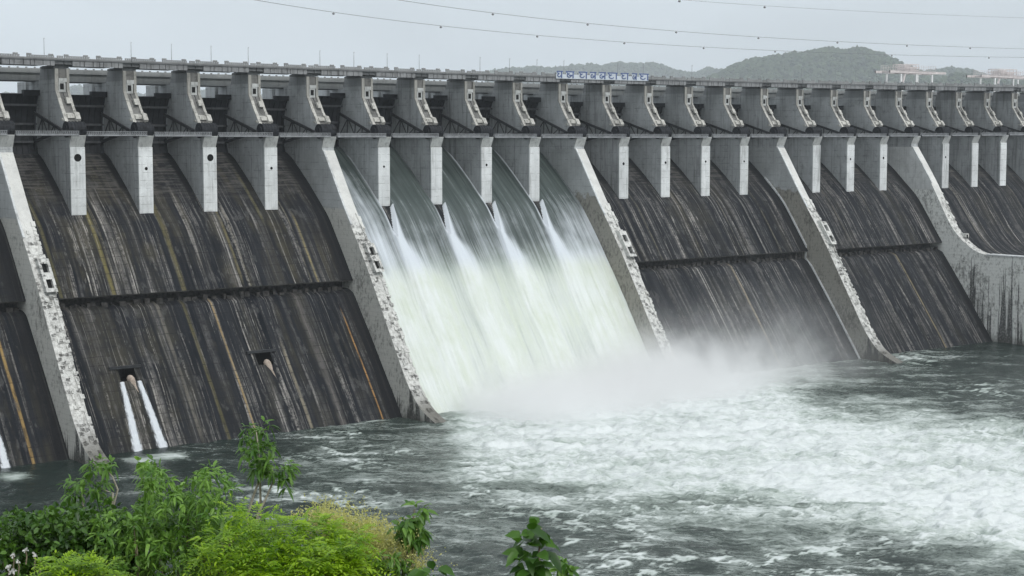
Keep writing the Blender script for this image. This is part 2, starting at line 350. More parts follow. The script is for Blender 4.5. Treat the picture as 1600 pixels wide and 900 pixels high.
# ------------------------------------------------------------------ spillway shape
UPPER=[(34,-3.2),(30,-1.7),(27,-1.35),(24.6,-1.9),(21.2,-3.7),(17.4,-6.5),(10.6,-11.8),(5.3,-16.4),(0,-21.2),(-4,-25.2),(-10.2,-33.6),(-18.5,-45.4)]
LOWER=[(-11.0,-48.5),(-15.0,-48.6),(-17.9,-49.6),(-20.3,-52.0),(-33.4,-69.6),(-47.4,-89.2),(-54,-98.5)]
SKI=[(34,-3.2),(30,-1.7),(27,-1.35),(24.6,-1.9),(21.2,-3.7),(17.4,-6.5),(10.6,-11.8),(5.3,-16.4),(0,-21.2),(-4,-25.4),(-10.2,-34.2),(-17,-43),(-24,-49.4),(-32,-52.8),(-42,-54),(-55,-53.4),(-80,-50.5),(-95,-47)]
def dense(prof, step=.5):
    P=np.array(prof,float)
    # Catmull-Rom through the corner points keeps the glacis smooth
    out=[]
    for i in range(len(P)-1):
        p0=P[max(i-1,0)];p1=P[i];p2=P[i+1];p3=P[min(i+2,len(P)-1)]
        n=max(2,int(np.linalg.norm(p2-p1)/step))
        for k in range(n):
            t=k/n; out.append(.5*((2*p1)+(-p0+p2)*t+(2*p0-5*p1+4*p2-p3)*t*t+(-p0+3*p1-3*p2+p3)*t**3))
    out.append(P[-1]); out=np.array(out)
    s=np.concatenate([[0],np.cumsum(np.linalg.norm(np.diff(out,axis=0),axis=1))])
    return out,s
UPD,UPS=dense(UPPER,1.); LOD,LOS=dense(LOWER,1.); SKD,SKS=dense(SKI,1.)

def sheet(name, x0, x1, prof, s, mat, parent, dx=1.5, rough=.12, seed=0, holes=()):
    xs=np.arange(x0,x1+1e-6,(x1-x0)/max(2,round((x1-x0)/dx)))
    for h in holes:
        for e in (h[0],h[1]): xs[np.argmin(abs(xs-e))]=e
    nx,ns=len(xs),len(s)
    X=np.repeat(xs[:,None],ns,1); Yb=np.repeat(prof[None,:,0],nx,0); Zb=np.repeat(prof[None,:,1],nx,0); SS=np.repeat(s[None],nx,0)
    tg=np.gradient(prof,axis=0); tg/=np.linalg.norm(tg,axis=1)[:,None]; nrm=np.stack([tg[:,1],-tg[:,0]],1)  # outward: downstream & up
    nrm*=np.sign(nrm[:,1]+1e-9)[:,None]
    d=rough*fbm(X*.5,SS*.12,4,seed)
    Y=Yb+d*nrm[None,:,0]; Z=Zb+d*nrm[None,:,1]
    V=np.stack([X,Y,Z],-1).reshape(-1,3); F=[]
    for i in range(nx-1):
        for j in range(ns-1):
            if any(h[0]-1e-6<=.5*(xs[i]+xs[i+1])<=h[1] and h[2]<=.5*(Zb[i,j]+Zb[i,j+1])<=h[3] for h in holes): continue
            F.append((i*ns+j,i*ns+j+1,(i+1)*ns+j+1,(i+1)*ns+j))
    return mesh_obj(name,V,F,mat,parent,True,uv=np.stack([X,SS],-1).reshape(-1,2))

# ------------------------------------------------------------------ DAM
dam=empty('dam',(0,0,0))
tag(dam,'long grey concrete dam with dark stained spillways, pale piers and steel radial gates','dam')

def sag(x): return -1.5*max(0.,1-((x-250)/290)**2)      # the crest line dips slightly towards the middle of the dam
def xl(n): return n*BAY
SECT=[(N0*BAY,0),(0,5*BAY),(5*BAY,10*BAY),(10*BAY,15*BAY),(15*BAY,19*BAY)]
SL=[]   # sluice outlets on the lower glacis (x centre, z top, z bottom)
k_=(47.4-19.6)/(89.2-51.)
def low_pt(px,py):
    d=ray(px,py); A=CAM[1]+19.6-k_*(CAM[2]+51.); B=d[1]-k_*d[2]; return CAM-d*(A/B)
for px0,px1,py0,py1 in((186,212,576,597),(400,425,551,572)):
    ym=(py0+py1)/2; a=low_pt(px0,ym); b=low_pt(px1,ym); SL.append((a[0],b[0],low_pt(px0,py1)[2],low_pt(px0,py0)[2]))
for i,(x0,x1) in enumerate(SECT):
    a=x0 if i==0 else x0; b=x1-PW
    hs=[(s0,s1,z0,z1) for s0,s1,z0,z1 in SL if a<s0<b]
    up=sheet('upper_spillway',a,b,UPD,UPS,M['upper'],dam,1.5,.12,i)
    lo=sheet('lower_spillway',a,b,LOD,LOS,M['lower'],dam,1.5,.14,i+20,hs)
    # underside and back of the overhanging lip, with rubble and drips in the slot
    m=MB(); m.box(a,b,-18.35,-11.0,-45.75,-45.35); m.box(a,b,-11.6,-10.9,-49.0,-45.75)
    rr=random.Random(i)
    x=a+1
    while x<b-1:
        w=rr.uniform(.6,2.2); h=rr.uniform(.5,1.9); y=rr.uniform(-17.8,-15.6)
        vs=[(x+rr.uniform(-.2,.2)+dx*w,y+dy*rr.uniform(.8,1.3),-49.2+dz*(.5+h)*rr.uniform(.75,1.)) for dz in(0,1) for dx,dy in((0,0),(1,0),(1,1),(0,1))]
        m.add(vs,[(0,3,2,1),(4,5,6,7),(0,1,5,4),(1,2,6,5),(2,3,7,6),(3,0,4,7)]); x+=w+rr.uniform(.2,2.6)
    m.build('ledge',simple('ledge_concrete',(.042,.040,.038),.8,0,.2,.6,.8) if i==0 else bpy.data.materials['ledge_concrete'],dam)
sheet('chute_spillway',19*BAY,N1*BAY,SKD,SKS,M['upper'],dam,2.,.12,9)

# sluice outlets: a lintel slab, a real recess behind the opening and a lime cone on its sill
for (x0,x1,z0,z1) in SL:
    yt=-19.6+k_*(z1+51.); yb=-19.6+k_*(z0+51.)
    m2=MB(); m2.box(x0-.9,x1+.9,yt+6.8,yt+7.2,z0-1.5,z1+.3); m2.box(x0-.9,x1+.9,yt+.35,yt+7,z1+.05,z1+.4); m2.box(x0-.9,x1+.9,yb+.6,yt+7,z0-1.9,z0-.7)
    for xa,xb in((x0-.9,x0-.35),(x1+.35,x1+.9)): m2.prism([(yt+.3,z1+.1),(yt+7,z1+.1),(yt+7,z0-1.6),(yb-.9,z0-1.6),(yb+.3,z0)],xa,xb)
    rec=m2.build('sluice_outlet',M['hole'],dam)
    m3=MB(); m3.box(x0-2.8,x1+2.3,yt-.9,yt+1.0,z1-.05,z1+.75); m3.build('lintel',M['steel'],rec)
    m4=MB(); xm=(x0+x1)/2+.5
    rs_=[.4,1.0,1.25,1.0,.5,.25,.1]; m4.tube([(xm+.25*q_,yb+.727*(1.6-q_)+.25*r_,z0+1.6-q_) for q_,r_ in zip((0.,.5,1.3,2.3,3.3,5.2,8.),rs_)],rs_,10); m4.build('lime_cone',M['rust'],rec,True)

# divide walls -----------------------------------------------------------------
WTOP=[(.3,-1.0),(-5.6,-9.8),(-13.2,-21.2),(-20.,-30.3),(-27.6,-41.2),(-36,-54.6),(-44,-67.4),(-51,-78.2),(-57.5,-84.9),(-65,-88.6),(-73,-91.2)]
W19=[(.3,-1.0),(-11.4,-18.),(-20.9,-34),(-26.5,-41.2),(-33.8,-46.8),(-42.6,-50.0),(-59.6,-50.3),(-95,-50.3)]
for n in WALLS:
    x1=n*BAY; x0=x1-PW-.04
    if n==19:
        pr,_=dense(W19,2.); pts=[tuple(q) for q in pr]
        prof=pts+[(-95,-97),(5,-97),(12,-40),(16,-1.0)]
    else:
        pr,_=dense(WTOP,2.); pts=[tuple(q) for q in pr]
        prof=pts+[(-73,-97),(-44,-97),(-26,-72),(-6,-47),(6,-33),(16,-1.0)]
    nf=len(pts)-1
    m=MB(); m.prism(prof,x0,x1-.02,0,[1 if i<nf else 0 for i in range(len(prof))])
    rc=random.Random(40+n); pa=np.array(pts)
    for q_ in range(150 if n!=19 else 30):
        z_=rc.uniform(-84,-22) if n!=19 else rc.uniform(-44,-22)
        y_=float(np.interp(-z_,-pa[:,1],pa[:,0])); hh=rc.uniform(.5,1.5); ww=rc.uniform(.5,1.5); xa_=x1-.95+rc.uniform(-.1,.1) if q_%3 else x0+rc.uniform(1.,3.2)
        th=rc.uniform(.15,.5); m.bar((xa_+ww/2,y_+.1,z_),(xa_+ww/2,y_+.1-.68*hh,z_-hh),ww,2*th,1)
    w=m.build('divide_wall',[M['wallpale'] if n==19 else M['wallbrown'] if n in(10,15) else M['wall'],M['edge']],dam)
    # raised kerb along the outer edge of the top face
    k=MB()
    for a,b in zip(pts[:14 if n!=19 else 10],pts[1:]):
        k.bar((x0+.35,a[0]-.12,a[1]+.12),(x0+.35,b[0]-.12,b[1]+.12),.66,.5)
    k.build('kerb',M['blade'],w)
    if n==15:   # pale rim where the wall meets the glacis
        k=MB(); g=[(y_,z_) for y_,z_ in list(UPD[::4])+list(LOD[6::4]) if z_<-14]
        for a,b in zip(g[:-1],g[1:]): k.bar((x0-.15,a[0]-.2,a[1]+.35),(x0-.15,b[0]-.2,b[1]+.35),.5,.7)
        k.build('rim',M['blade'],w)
    # gallery block with two dark square openings
    zc=-37.2; prof2=np.array(pts)
    def ytop(z): return float(np.interp(-z,-prof2[:,1],prof2[:,0]))
    if n!=19:
        m=MB(); zA,zB=zc+4.6,zc-4.9
        yA,yB=ytop(zA),ytop(zB); out=2.3
        xa,xb=x1-3.3,x1+.25
        wins=[(zc+3.2,zc+.6),(zc-1.3,zc-3.9)]
        # frame pieces round the two openings (front plane tilted like the wall)
        def yy(z): return yA+(yB-yA)*(zA-z)/(zA-zB)-out
        def slab(xs0,xs1,za,zb,depth): 
            m.prism([(yy(za),za),(yy(zb),zb),(yy(zb)+depth,zb),(yy(za)+depth,za)],xs0,xs1)
        slab(xa,xa+.8,zA,zB,4.2); slab(xb-.8,xb,zA,zB,4.2)
        zs=[zA]+[q for w_ in wins for q in w_]+[zB]
        for a_,b_ in((zs[0],zs[1]),(zs[2],zs[3]),(zs[4],zs[5])): slab(xa+.8,xb-.8,a_,b_,4.2)
        m.build('gallery_block',M['edge'],w)
        d=MB(); 
        for a_,b_ in wins: d.prism([(yy(a_)+1.5,a_),(yy(b_)+1.5,b_),(yy(b_)+2.2,b_),(yy(a_)+2.2,a_)],xa+.82,xb-.82)
        d.build('opening',M['hole'],w)
    else:
        m=MB(); m.box(x1-2.2,x1+.3,-29.5,-25,-43.6,-41.0); m.build('gallery_block',M['edge'],w)
        d=MB(); d.box(x1-1.6,x1-.4,-29.56,-29.3,-43.2,-41.5); d.build('opening',M['hole'],w)
        # coping of the chute wall
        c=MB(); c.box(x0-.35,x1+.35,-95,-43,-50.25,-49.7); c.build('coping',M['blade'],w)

# piers ------------------------------------------------------------------------
def front_hole(m, x0,x1,y,z0,z1,hx,hz,r,depth=.5,k=20):
    a=r*1.5
    def q(xa,xb,za,zb): 
        if xb-xa>1e-4 and zb-za>1e-4: m.add([(xa,y,za),(xb,y,za),(xb,y,zb),(xa,y,zb)],[(0,1,2,3)])
    q(x0,x1,z0,hz-a); q(x0,x1,hz+a,z1); q(x0,hx-a,hz-a,hz+a); q(hx+a,x1,hz-a,hz+a)
    ang=[2*math.pi*(i+.5)/k for i in range(k)]
    sq=[]; ci=[]; bk=[]
    for t in ang:
        c,s=math.cos(t),math.sin(t); e=a/max(abs(c),abs(s)); sq.append((hx+c*e,y,hz+s*e)); ci.append((hx+c*r,y,hz+s*r)); bk.append((hx+c*r,y+depth,hz+s*r))
    m.add(sq+ci,[(i,(i+1)%k,k+(i+1)%k,k+i) for i in range(k)])
    for sx,sz in((1,1),(-1,1),(-1,-1),(1,-1)):   # corner fillers
        j=[i for i in range(k) if np.sign(math.cos(ang[i]))==sx and np.sign(math.sin(ang[i]))==sz]
        j.sort(key=lambda i:abs(abs(math.cos(ang[i]))-abs(math.sin(ang[i])))); i0,i1=j[0],j[1]
        m.add([(hx+sx*a,y,hz+sz*a),sq[i0],sq[i1]],[(0,1,2)])
    m.add(ci+bk,[(i,(i+1)%k,k+(i+1)%k,k+i) for i in range(k)],1)
    m.add(bk,[tuple(range(k))],1)

def make_pier(n, hole=None, wall=False):
    """local X from -PW to 0"""
    m=MB()
    main=[(.6,-27),(.6,.8),(.6,.8),(.6,4.3),(4.6,4.9),(2.7,7.6),(6.9,13.2),(11.0,19.2),(11.0,26.1),(21.9,26.1),(22.6,24.),(24.,20),(25.2,14),(25.6,8),(25.6,-27)]
    main=[main[0],main[1]]+main[3:]
    m.prism(main,-PW,0)
    # thinner upstream tail with a stoplog groove
    for y0,y1,ins in((25.6,32.6,.35),(32.6,34.9,1.5),(34.9,42.,.35)):
        m.box(-PW+ins,-ins,y0,y1,-24,22.4)
    m.box(-PW+.36,-.36,22.2,25.6,8,22.35)
    p=m.build('pier',M['pier'],dam); p.location=(n*BAY,0,.75*sag(n*BAY))
    # dark weathered head of the pier
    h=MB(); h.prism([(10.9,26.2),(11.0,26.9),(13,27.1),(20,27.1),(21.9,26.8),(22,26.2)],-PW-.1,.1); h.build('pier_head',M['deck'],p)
    b=MB(); b.prism([(.58,1.0),(-1.0,4.5),(-1.0,4.75),(3.5,4.75),(3.5,4.5),(.58,4.5)],-PW-.08,.08); b.build('corbel',M['cap'],p)
    if not wall:
        b=MB(); z0=-20.6
        if hole:
            hx,hz,r=hole; front_hole(b,-PW-.06,.06,0,z0,.98,hx,hz,r)
        else: b.add([(-PW-.06,0,z0),(.06,0,z0),(.06,0,.98),(-PW-.06,0,.98)],[(0,1,2,3)])
        b.add([(-PW-.06,0,z0),(-PW-.06,0,.98),(-PW-.06,.62,.98),(-PW-.06,.62,z0)],[(0,1,2,3)])
        b.add([(.06,0,z0),(.06,.62,z0),(.06,.62,.98),(.06,0,.98)],[(0,1,2,3)])
        b.add([(-PW-.06,0,z0),(-PW-.06,.62,z0),(.06,.62,z0),(.06,0,z0)],[(0,1,2,3)])
        b.add([(-PW-.06,0,.98),(.06,0,.98),(.06,.62,.98),(-PW-.06,.62,.98)],[(0,1,2,3)])
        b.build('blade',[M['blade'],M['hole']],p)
    # upper downstream face: two ribs, a winch recess and a ledge
    f=MB()
    up=[(11.0,26.0),(11.0,19.2),(6.9,13.2),(2.8,7.7)]
    for xa,xb in((-PW+.02,-PW+1.15),(-.95,-.02)):
        for a,c in zip(up[:-1],up[1:]):
            f.prism([(a[0],a[1]),(c[0],c[1]),(c[0]-.55,c[1]-.2),(a[0]-.55,a[1]-.0)],xa,xb)
    f.prism([(6.2,12.),(4.9,10.2),(3.9,10.2),(4.3,11.3)],-PW+1.15,-.95); f.prism([(8.6,16.8),(7.3,14.8),(6.4,14.9),(7.6,16.9)],-2.6,-.95)
    f.prism([(5.6,12.2),(4.2,11.9),(2.9,9.9),(3.4,9.2),(4.6,9.6)],-1.3,.35); f.prism([(5.2,10.2),(4.4,9.8),(4.6,9.3),(6.6,10.0)],-PW-.35,-PW+1.2)
    f.build('front_rib',M['mott'],p)
    g=MB()
    for a,c in zip(up[:-1],up[1:]): g.prism([(a[0]+.05,a[1]),(c[0]+.05,c[1]),(c[0]-.1,c[1]-.05),(a[0]-.1,a[1])],-PW+1.0,-.9)
    g.build('front_panel',M['mottd'],p)
    g=MB(); g.box(-PW+1.2,-1.4,10.35,10.92,18.6,21.8); g.box(-PW+1.2,-1.0,10.2,10.93,21.78,23.0)
    wb=g.build('winch_box',M['cap'],p)
    g=MB(); g.box(-PW+1.6,-2.0,10.28,10.6,19.4,21.3); g.build('window',M['hole'],wb)
    d=MB(); d.tube([(-2.3,10.4,18.4),(-2.25,8.2,14.6),(-2.3,5.0,9.8)],.22,6); d.build('drain_pipe',M['steel'],p)
    return p
def hole_for(n):
    return {1:(-2.45,-2.4,1.25),2:(-2.3,-6.,.55),3:(-2.3,-2.5,1.2),4:(-2.3,-6.2,.5),7:None,6:(-2.5,-6.,.45),8:(-2.5,-5.8,.5),11:(-2.6,-6.,.6),12:(-2.5,-5.8,.55),13:(-2.5,-5.6,.5),14:(-2.5,-5.8,.45),17:(-2.6,-5.6,.5),18:(-2.6,-5.4,.6),20:(-2.6,-5.6,.5)}.get(n)
protos={}
for n in range(N0,N1+1):
    key='w' if n in WALLS else hole_for(n)
    if key in protos: p=copy_tree(protos[key],dam,(n*BAY,0,.75*sag(n*BAY)))
    else: protos[key]=make_pier(n,None if key=='w' else key,key=='w')

# radial gates -----------------------------------------------------------------
TC=(1.6,6.2); TR=25.
def make_gate():
    m=MB(); pr=[]; inner=[]
    for i in range(15):
        a=R(-19.5+48*i/14); pr.append((TC[0]+TR*math.cos(a),TC[1]+TR*math.sin(a)))
        inner.append((TC[0]+(TR-.35)*math.cos(a),TC[1]+(TR-.35)*math.sin(a)))
    m.prism(pr+inner[::-1],.12,BAY-PW-.12)
    for x in np.linspace(1.2,BAY-PW-1.2,9):
        for i in range(0,14): m.bar((x,inner[i][0]-.12,inner[i][1]),(x,inner[i+1][0]-.12,inner[i+1][1]),.16,.4)
    g=m.build('radial_gate',M['gate'],dam)
    g2=MB()
    for a in(-9.,5.,20.):   # horizontal girders
        a=R(a); c=Vector((0,TC[0]+(TR-1.0)*math.cos(a),TC[1]+(TR-1.0)*math.sin(a))); g2.bar(c+Vector((.3,0,0)),c+Vector((BAY-PW-.3,0,0)),1.0,.7)
    g2.build('gate_girder',M['gird'],g)
    g4=MB(); g4.box(BAY-PW-5.6,BAY-PW-.1,TC[0]+TR*math.cos(R(28.5))-1.2,TC[0]+TR*math.cos(R(28.5))+.6,TC[1]+TR*math.sin(R(28.5))-.6,TC[1]+TR*math.sin(R(28.5))+1.15)
    g4.build('lifting_beam',M['gate'],g)
    for x in(1.3,BAY-PW-1.3):
        ar=MB()
        ends=[(TC[0]+(TR-1.2)*math.cos(R(a)),TC[1]+(TR-1.2)*math.sin(R(a))) for a in(-9.,14.)]
        for e in ends: ar.bar((x,TC[0]+1.5,TC[1]),(x,e[0],e[1]),.55,.95)
        def L(e,t): return (x,TC[0]+(e[0]-TC[0])*t,TC[1]+(e[1]-TC[1])*t)
        for t in(.3,.5,.72,.97): ar.bar(L(ends[0],t),L(ends[1],t),.28,.35)
        for t,u in((.3,.5),(.72,.5),(.72,.97)): ar.bar(L(ends[1],t),L(ends[0],u),.25,.3)
        ar.build('gate_arm',M['steel'],g)
    return g
gate0=make_gate(); gate0.location=(N0*BAY,0,0)
gates={N0:gate0}
for n in range(N0+1,N1):
    gates[n]=copy_tree(gate0,dam,(n*BAY,0,.75*sag(n*BAY)))
def lift(g,deg):   # open gate: turned about its trunnion
    a=R(deg); g.rotation_euler=(a,0,0); x=g.location.x; z0_=g.location.z
    v=Matrix.Rotation(a,3,'X')@Vector((0,TC[0],TC[1])); g.location=(x,TC[0]-v.y,TC[1]-v.z+z0_)
for n in range(5,10): lift(gates[n],4.)

# trunnion drums on the pier fronts
def make_trunnion():
    m=MB(); k=22; prof=[]
    for i in range(k): 
        a=math.pi*2*i/k; prof.append((2.0+2.5*math.cos(a),6.6+2.5*math.sin(a)))
    m.prism(prof,-PW-.45,.55)
    for xa in(-PW-.85,.55): m.prism([(2.1+1.5*math.cos(math.pi*2*i/14),6.6+1.5*math.sin(math.pi*2*i/14)) for i in range(14)],xa if xa<0 else xa,xa+.4)
    for j in range(6): m.prism([(2.0+2.62*math.cos(math.pi*2*i/k),6.6+2.62*math.sin(math.pi*2*i/k)) for i in range(k)],-PW-.5+j*1.1,-PW-.38+j*1.1)
    return m.build('trunnion',M['gate'],dam)
tr0=make_trunnion(); tr0.location=(N0*BAY,0,0)
for n in range(N0+1,N1+1): copy_tree(tr0,dam,(n*BAY,0,.75*sag(n*BAY)))

# upstream crane-bridge girders
def make_girder():
    m=MB(); L=BAY
    m.prism([(26.6,22.55),(26.6,24.9),(26.2,25.1),(25.9,25.1),(25.9,26.6),(31,26.6),(31,22.55)],-PW/2,L-PW/2-.06)
    for x in np.arange(1.,L-PW,2.9): m.box(x,x+.5,25.95,26.5,26.6,27.0)
    g=m.build('hoist_girder',M['girder'],dam)
    m=MB(); m.box(-PW/2+.1,L-PW/2-.15,26.9,30.5,22.2,22.5); m.build('soffit_beam',M['deck'],g)
    return g
gd=make_girder(); gd.location=(N0*BAY,0,0)
for n in range(N0+1,N1): copy_tree(gd,dam,(n*BAY,0,.9*sag((n+.3)*BAY)))

# ------------------------------------------------------------------ ROAD BRIDGE
bridge=empty('road_bridge',(0,14,27))
tag(bridge,'weathered grey concrete road bridge with block parapet along the top of the dam piers','bridge')
DZ=27.45
def make_span():
    m=MB(); L=BAY-.06; a=-PW/2
    m.box(a,a+L,8.9,20.4,DZ+1.2,DZ+1.75)                 # slab
    m.prism([(8.55,DZ+1.3),(8.55,DZ+1.75),(9.3,DZ+1.75),(9.3,DZ+1.3)],a,a+L)
    for y in(9.4,13.5,17.6): 
        # haunched girder: deeper in the middle of the span
        pts=[(a+.1,DZ+.15),(a+3.5,DZ+.1),(a+6,DZ-.35),(a+L-6,DZ-.35),(a+L-3.5,DZ+.1),(a+L-.1,DZ+.15),(a+L-.1,DZ+1.18),(a+.1,DZ+1.18)]
        v=[(p[0],y,p[1]) for p in pts]+[(p[0],y+.6,p[1]) for p in pts]; k=len(pts)
        m.add(v,[tuple(range(k)),tuple(reversed(range(k,2*k)))]+[(i,(i+1)%k,k+(i+1)%k,k+i) for i in range(k)])
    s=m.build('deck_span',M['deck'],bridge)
    q=MB(); x=.35
    for w_ in(2.6,1.5,3.1,2.2,1.3,2.9,2.4,1.6):
        q.box(x,x+w_-.2,8.86,9.4,DZ-.42,DZ+1.25); x+=w_
    q.build('fascia_panel',M['fascia'],s)
    q=MB()
    for xa,xb,posts in((.0,.37,(0,.28)),(.47,.855,(.47,.78)),(.90,.985,())):
        xa,xb=xa*L+a,xb*L+a; z=DZ+1.78
        q.box(xa,xb,9.0,9.3,z,z+.55); q.box(xa,xb,8.95,9.35,z+.72,z+1.02)
        for x in np.arange(xa,xb,.8): q.box(x,min(x+.4,xb),9.02,9.28,z+.55,z+.72)
        for pf in posts: q.box(pf*L+a,pf*L+a+1.5,8.9,9.4,z+1.02,z+1.5); 
    q.build('parapet',M['parapet'],s)
    q=MB(); q.box(a+.1,a+L-.1,19.9,20.2,DZ+1.8,DZ+2.7); q.build('rear_parapet',M['parapet'],s)
    # bearing blocks under the span end
    q=MB()
    q.box(-PW+.4,-.3,11.2,18.4,27.08,27.22)
    for y in(9.4,13.5,17.6): q.box(-PW+.5,-.4,max(y,11.3),max(y,11.3)+.7,27.2,DZ+.13)
    q.build('bearing_block',M['deck'],s)
    return s
sp=make_span(); bx=-0.0
def place_span(o,n):
    o.location=(n*BAY,-14,-27+sag((n+.4)*BAY)); o.rotation_euler=(0,-math.atan2(sag((n+.9)*BAY)-sag((n-.1)*BAY),BAY),0)
place_span(sp,N0)
for n in range(N0+1,N1+1): place_span(copy_tree(sp,bridge),n)

# lamp posts along the bridge
LAMPS=[(69,82),(205,90),(268,93),(330,96),(388,99),(500,104),(553,106),(605,108),(655,110),(750,114),(796,116),(839,117),(881,118),(965,121),(1005,122),(1081,124),(1225,128),(1252,129),(1305,130),(1337,131),(1387,131),(1518,134)]
def make_lamp():
    o=empty('street_lamp'); m=MB(); m.tube([(0,0,0),(0,0,3.5),(0,0,6.3)],[.11,.09,.065],8); m.build('pole',M['pole'],o)
    m=MB(); m.box(-.18,.18,-.18,.18,0,.35); m.build('base',M['pole'],o)
    m=MB(); m.box(-.1,.1,-.42,.1,6.3,6.42); m.build('lamp_head',M['pole'],o)
    return o
lamp=None
NAMES=['end of the bridge at the left of the photo','first white gap from the left']
for i,(px,py) in enumerate(LAMPS):
    w=on_plane(px,py,1,10.2)
    if lamp is None: lamp=make_lamp(); o=lamp
    else: o=copy_tree(lamp)
    o.location=(w[0],10.2,DZ+1.7+sag(w[0]))
    tag(o,'thin grey lamp pole standing on the parapet of the road bridge','lamp post','lamp posts along the road bridge')

# ------------------------------------------------------------------ BLUE LETTER SIGN
a=on_plane(869,118,1,8.4); b=on_plane(1013,126,1,8.4)
sign=empty('letter_sign',(a[0],8.4,DZ+.9+sag(a[0]+15)))
tag(sign,'row of white boards with blue headline letters fixed to the road bridge parapet','sign')
W=b[0]-a[0]
m=MB(); 
cells=[(0.005,.065),(.1,.185),(.235,.325),(.355,.42),(.45,.525),(.545,.65),(.69,.775),(.815,.87),(.895,1.)]
m.box(0,W,0,.12,.0,1.75); m.build('board',M['signw'],sign)
rr=random.Random(3)
for c0,c1 in cells:
    x0,x1=c0*W,c1*W; m=MB()
    m.box(x0,x1,-.25,.2,1.76,3.1) if False else None
    m.box(x0,x1,-.06,.1,1.76,2.95)
    bd=m.build('letter_board',M['signw'],sign)
    l=MB(); w=x1-x0
    l.box(x0-.1,x1+.1,-.2,-.07,2.62,3.02)                    # headline bar
    l.box(x1-.75,x1-.25,-.2,-.07,.25,2.62)                   # stem
    t=rr.random(); cx=x0+w*.4
    pts=[(cx+math.cos(q)*w*.26,-.14,1.35+math.sin(q)*.72) for q in np.linspace(R(80),R(80+250+80*t),9)]
    for p,q in zip(pts[:-1],pts[1:]): l.bar(p,q,.14,.36)
    if t>.45: l.bar((cx,-.14,1.4),(x1-.4,-.14,1.4),.13,.34)
    if t<.6: l.bar((x0+.3,-.14,2.6),(x0+w*.35,-.14,1.6),.13,.34)
    l.build('letter',M['signb'],sign)

# ------------------------------------------------------------------ WALKWAY
walk=empty('maintenance_walkway',(0,-.4,4.75))
tag(walk,'narrow grey steel walkway with mesh railing running along the row of pier corbels','walkway')
def make_wspan():
    m=MB(); a,b=.55,BAY-2.3
    m.box(a,b,-.9,.5,0.02,.16); m.bar((a,-.9,.06),(b,-.9,.06),.12,.42); m.bar((a,.5,.0),(b,.5,.0),.12,.3)
    s=m.build('walkway_span',M['walkway'],walk)
    q=MB()
    for y in(-.9,.5):
        for z,h_ in((.5,.07),(.85,.07),(1.25,.16)): q.bar((a,y,z),(b,y,z),.1,h_)
        for x in np.arange(a,b+.01,.62): q.bar((x,y,.1),(x,y,1.2),.10,.10)
        for x in np.arange(a,b-.6,.62): q.bar((x,y,.15),(x+.62,y,.85),.05,.07)
    q.build('railing',M['walkway'],s)
    q=MB()
    for x in np.arange(a+.6,b,4.4): q.bar((x,-.8,-.1),(x,.4,-.1),.15,.25)
    q.bar((a,-.2,-.2),(b,-.2,-.2),.3,.28); q.build('support_beam',M['steel'],s)
    return s
ws=make_wspan(); ws.location=((N0)*BAY,0,0)
for n in range(N0+1,N1): copy_tree(ws,walk,(n*BAY,0,.8*sag((n+.5)*BAY)))

# ------------------------------------------------------------------ GANTRY CRANES on the crest
def gantry(name, px0, px1, pyb, pyt, label, yb=30.):
    a=on_plane(px0,pyb,1,yb); b=on_plane(px1,pyb,1,yb); L=b[0]-a[0]; zt=on_plane((px0+px1)/2,pyt,1,yb)[2]
    o=empty(name,(a[0],yb,26.7)); tag(o,label,'crane','gantry cranes on the dam crest'); H=zt-26.7
    g=MB(); zg=H*.58
    for y in(0,9.):
        g.box(-L*.16,L*1.25,y-.3,y+.3,zg+.35,zg+1.5)
        for x in np.arange(-L*.16,L*1.2,2.): g.box(x,x+.15,y-.37,y+.37,zg+.3,zg+1.55)
    for x in np.linspace(0,L,4): g.box(x-.3,x+.3,.3,8.7,zg+.3,zg+1.3)
    g.build('girder',M['crane'],o)
    for x in(L*.12,L*.5,L*.9):
        for y in(0,9.):
            l=MB(); l.bar((x,y,0.),(x,y,zg),.85,.7); l.box(x-1.2,x+1.2,y-.4,y+.4,0,.7); 
            l.build('leg',M['cranew'],o)
    t=MB(); 
    for z in(1.7,2.6,3.4,4.2): 
        for y in(-.6,9.6): t.bar((0,y,zg+z),(L*.98,y,zg+z),.12,.12)
    for x in np.arange(0,L,1.9):
        for y in(-.6,9.6): t.bar((x,y,zg+1.6),(x,y,zg+4.2),.12,.12)
    t.build('guard_rail',M['crane'],o)
    h=MB(); xa,xb=L*.24,L*.6; zt_=zg+1.7
    for zz in(.1,1.6,3.2): 
        for y in(1.,8.): h.bar((xa,y,zt_+zz),(xb,y,zt_+zz),.22,.3)
        for x in(xa,xb): h.bar((x,1.,zt_+zz),(x,8.,zt_+zz),.22,.3)
    for x in np.linspace(xa,xb,6):
        for y in(1.,8.): h.bar((x,y,zt_),(x,y,zt_+3.2),.25,.25)
    h.box(xa+L*.06,xa+L*.16,2.,7.,zt_,zt_+2.6); h.box(xa+L*.22,xa+L*.33,2.5,6.5,zt_,zt_+1.9)
    h.build('trolley',M['crane'],o)
    k=MB(); k.bar((L*.2,-.5,zg),(L*.14,-.5,zg*.35),.8,.6); k.build('brace',M['crane'],o)
    return o
gantry('gantry_crane',1400,1462,131,97,'faded pink gantry crane standing whole on the crest below the wooded hill')
gantry('gantry_crane',1545,1620,133,106,'faded pink gantry crane cut off by the edge of the photo')

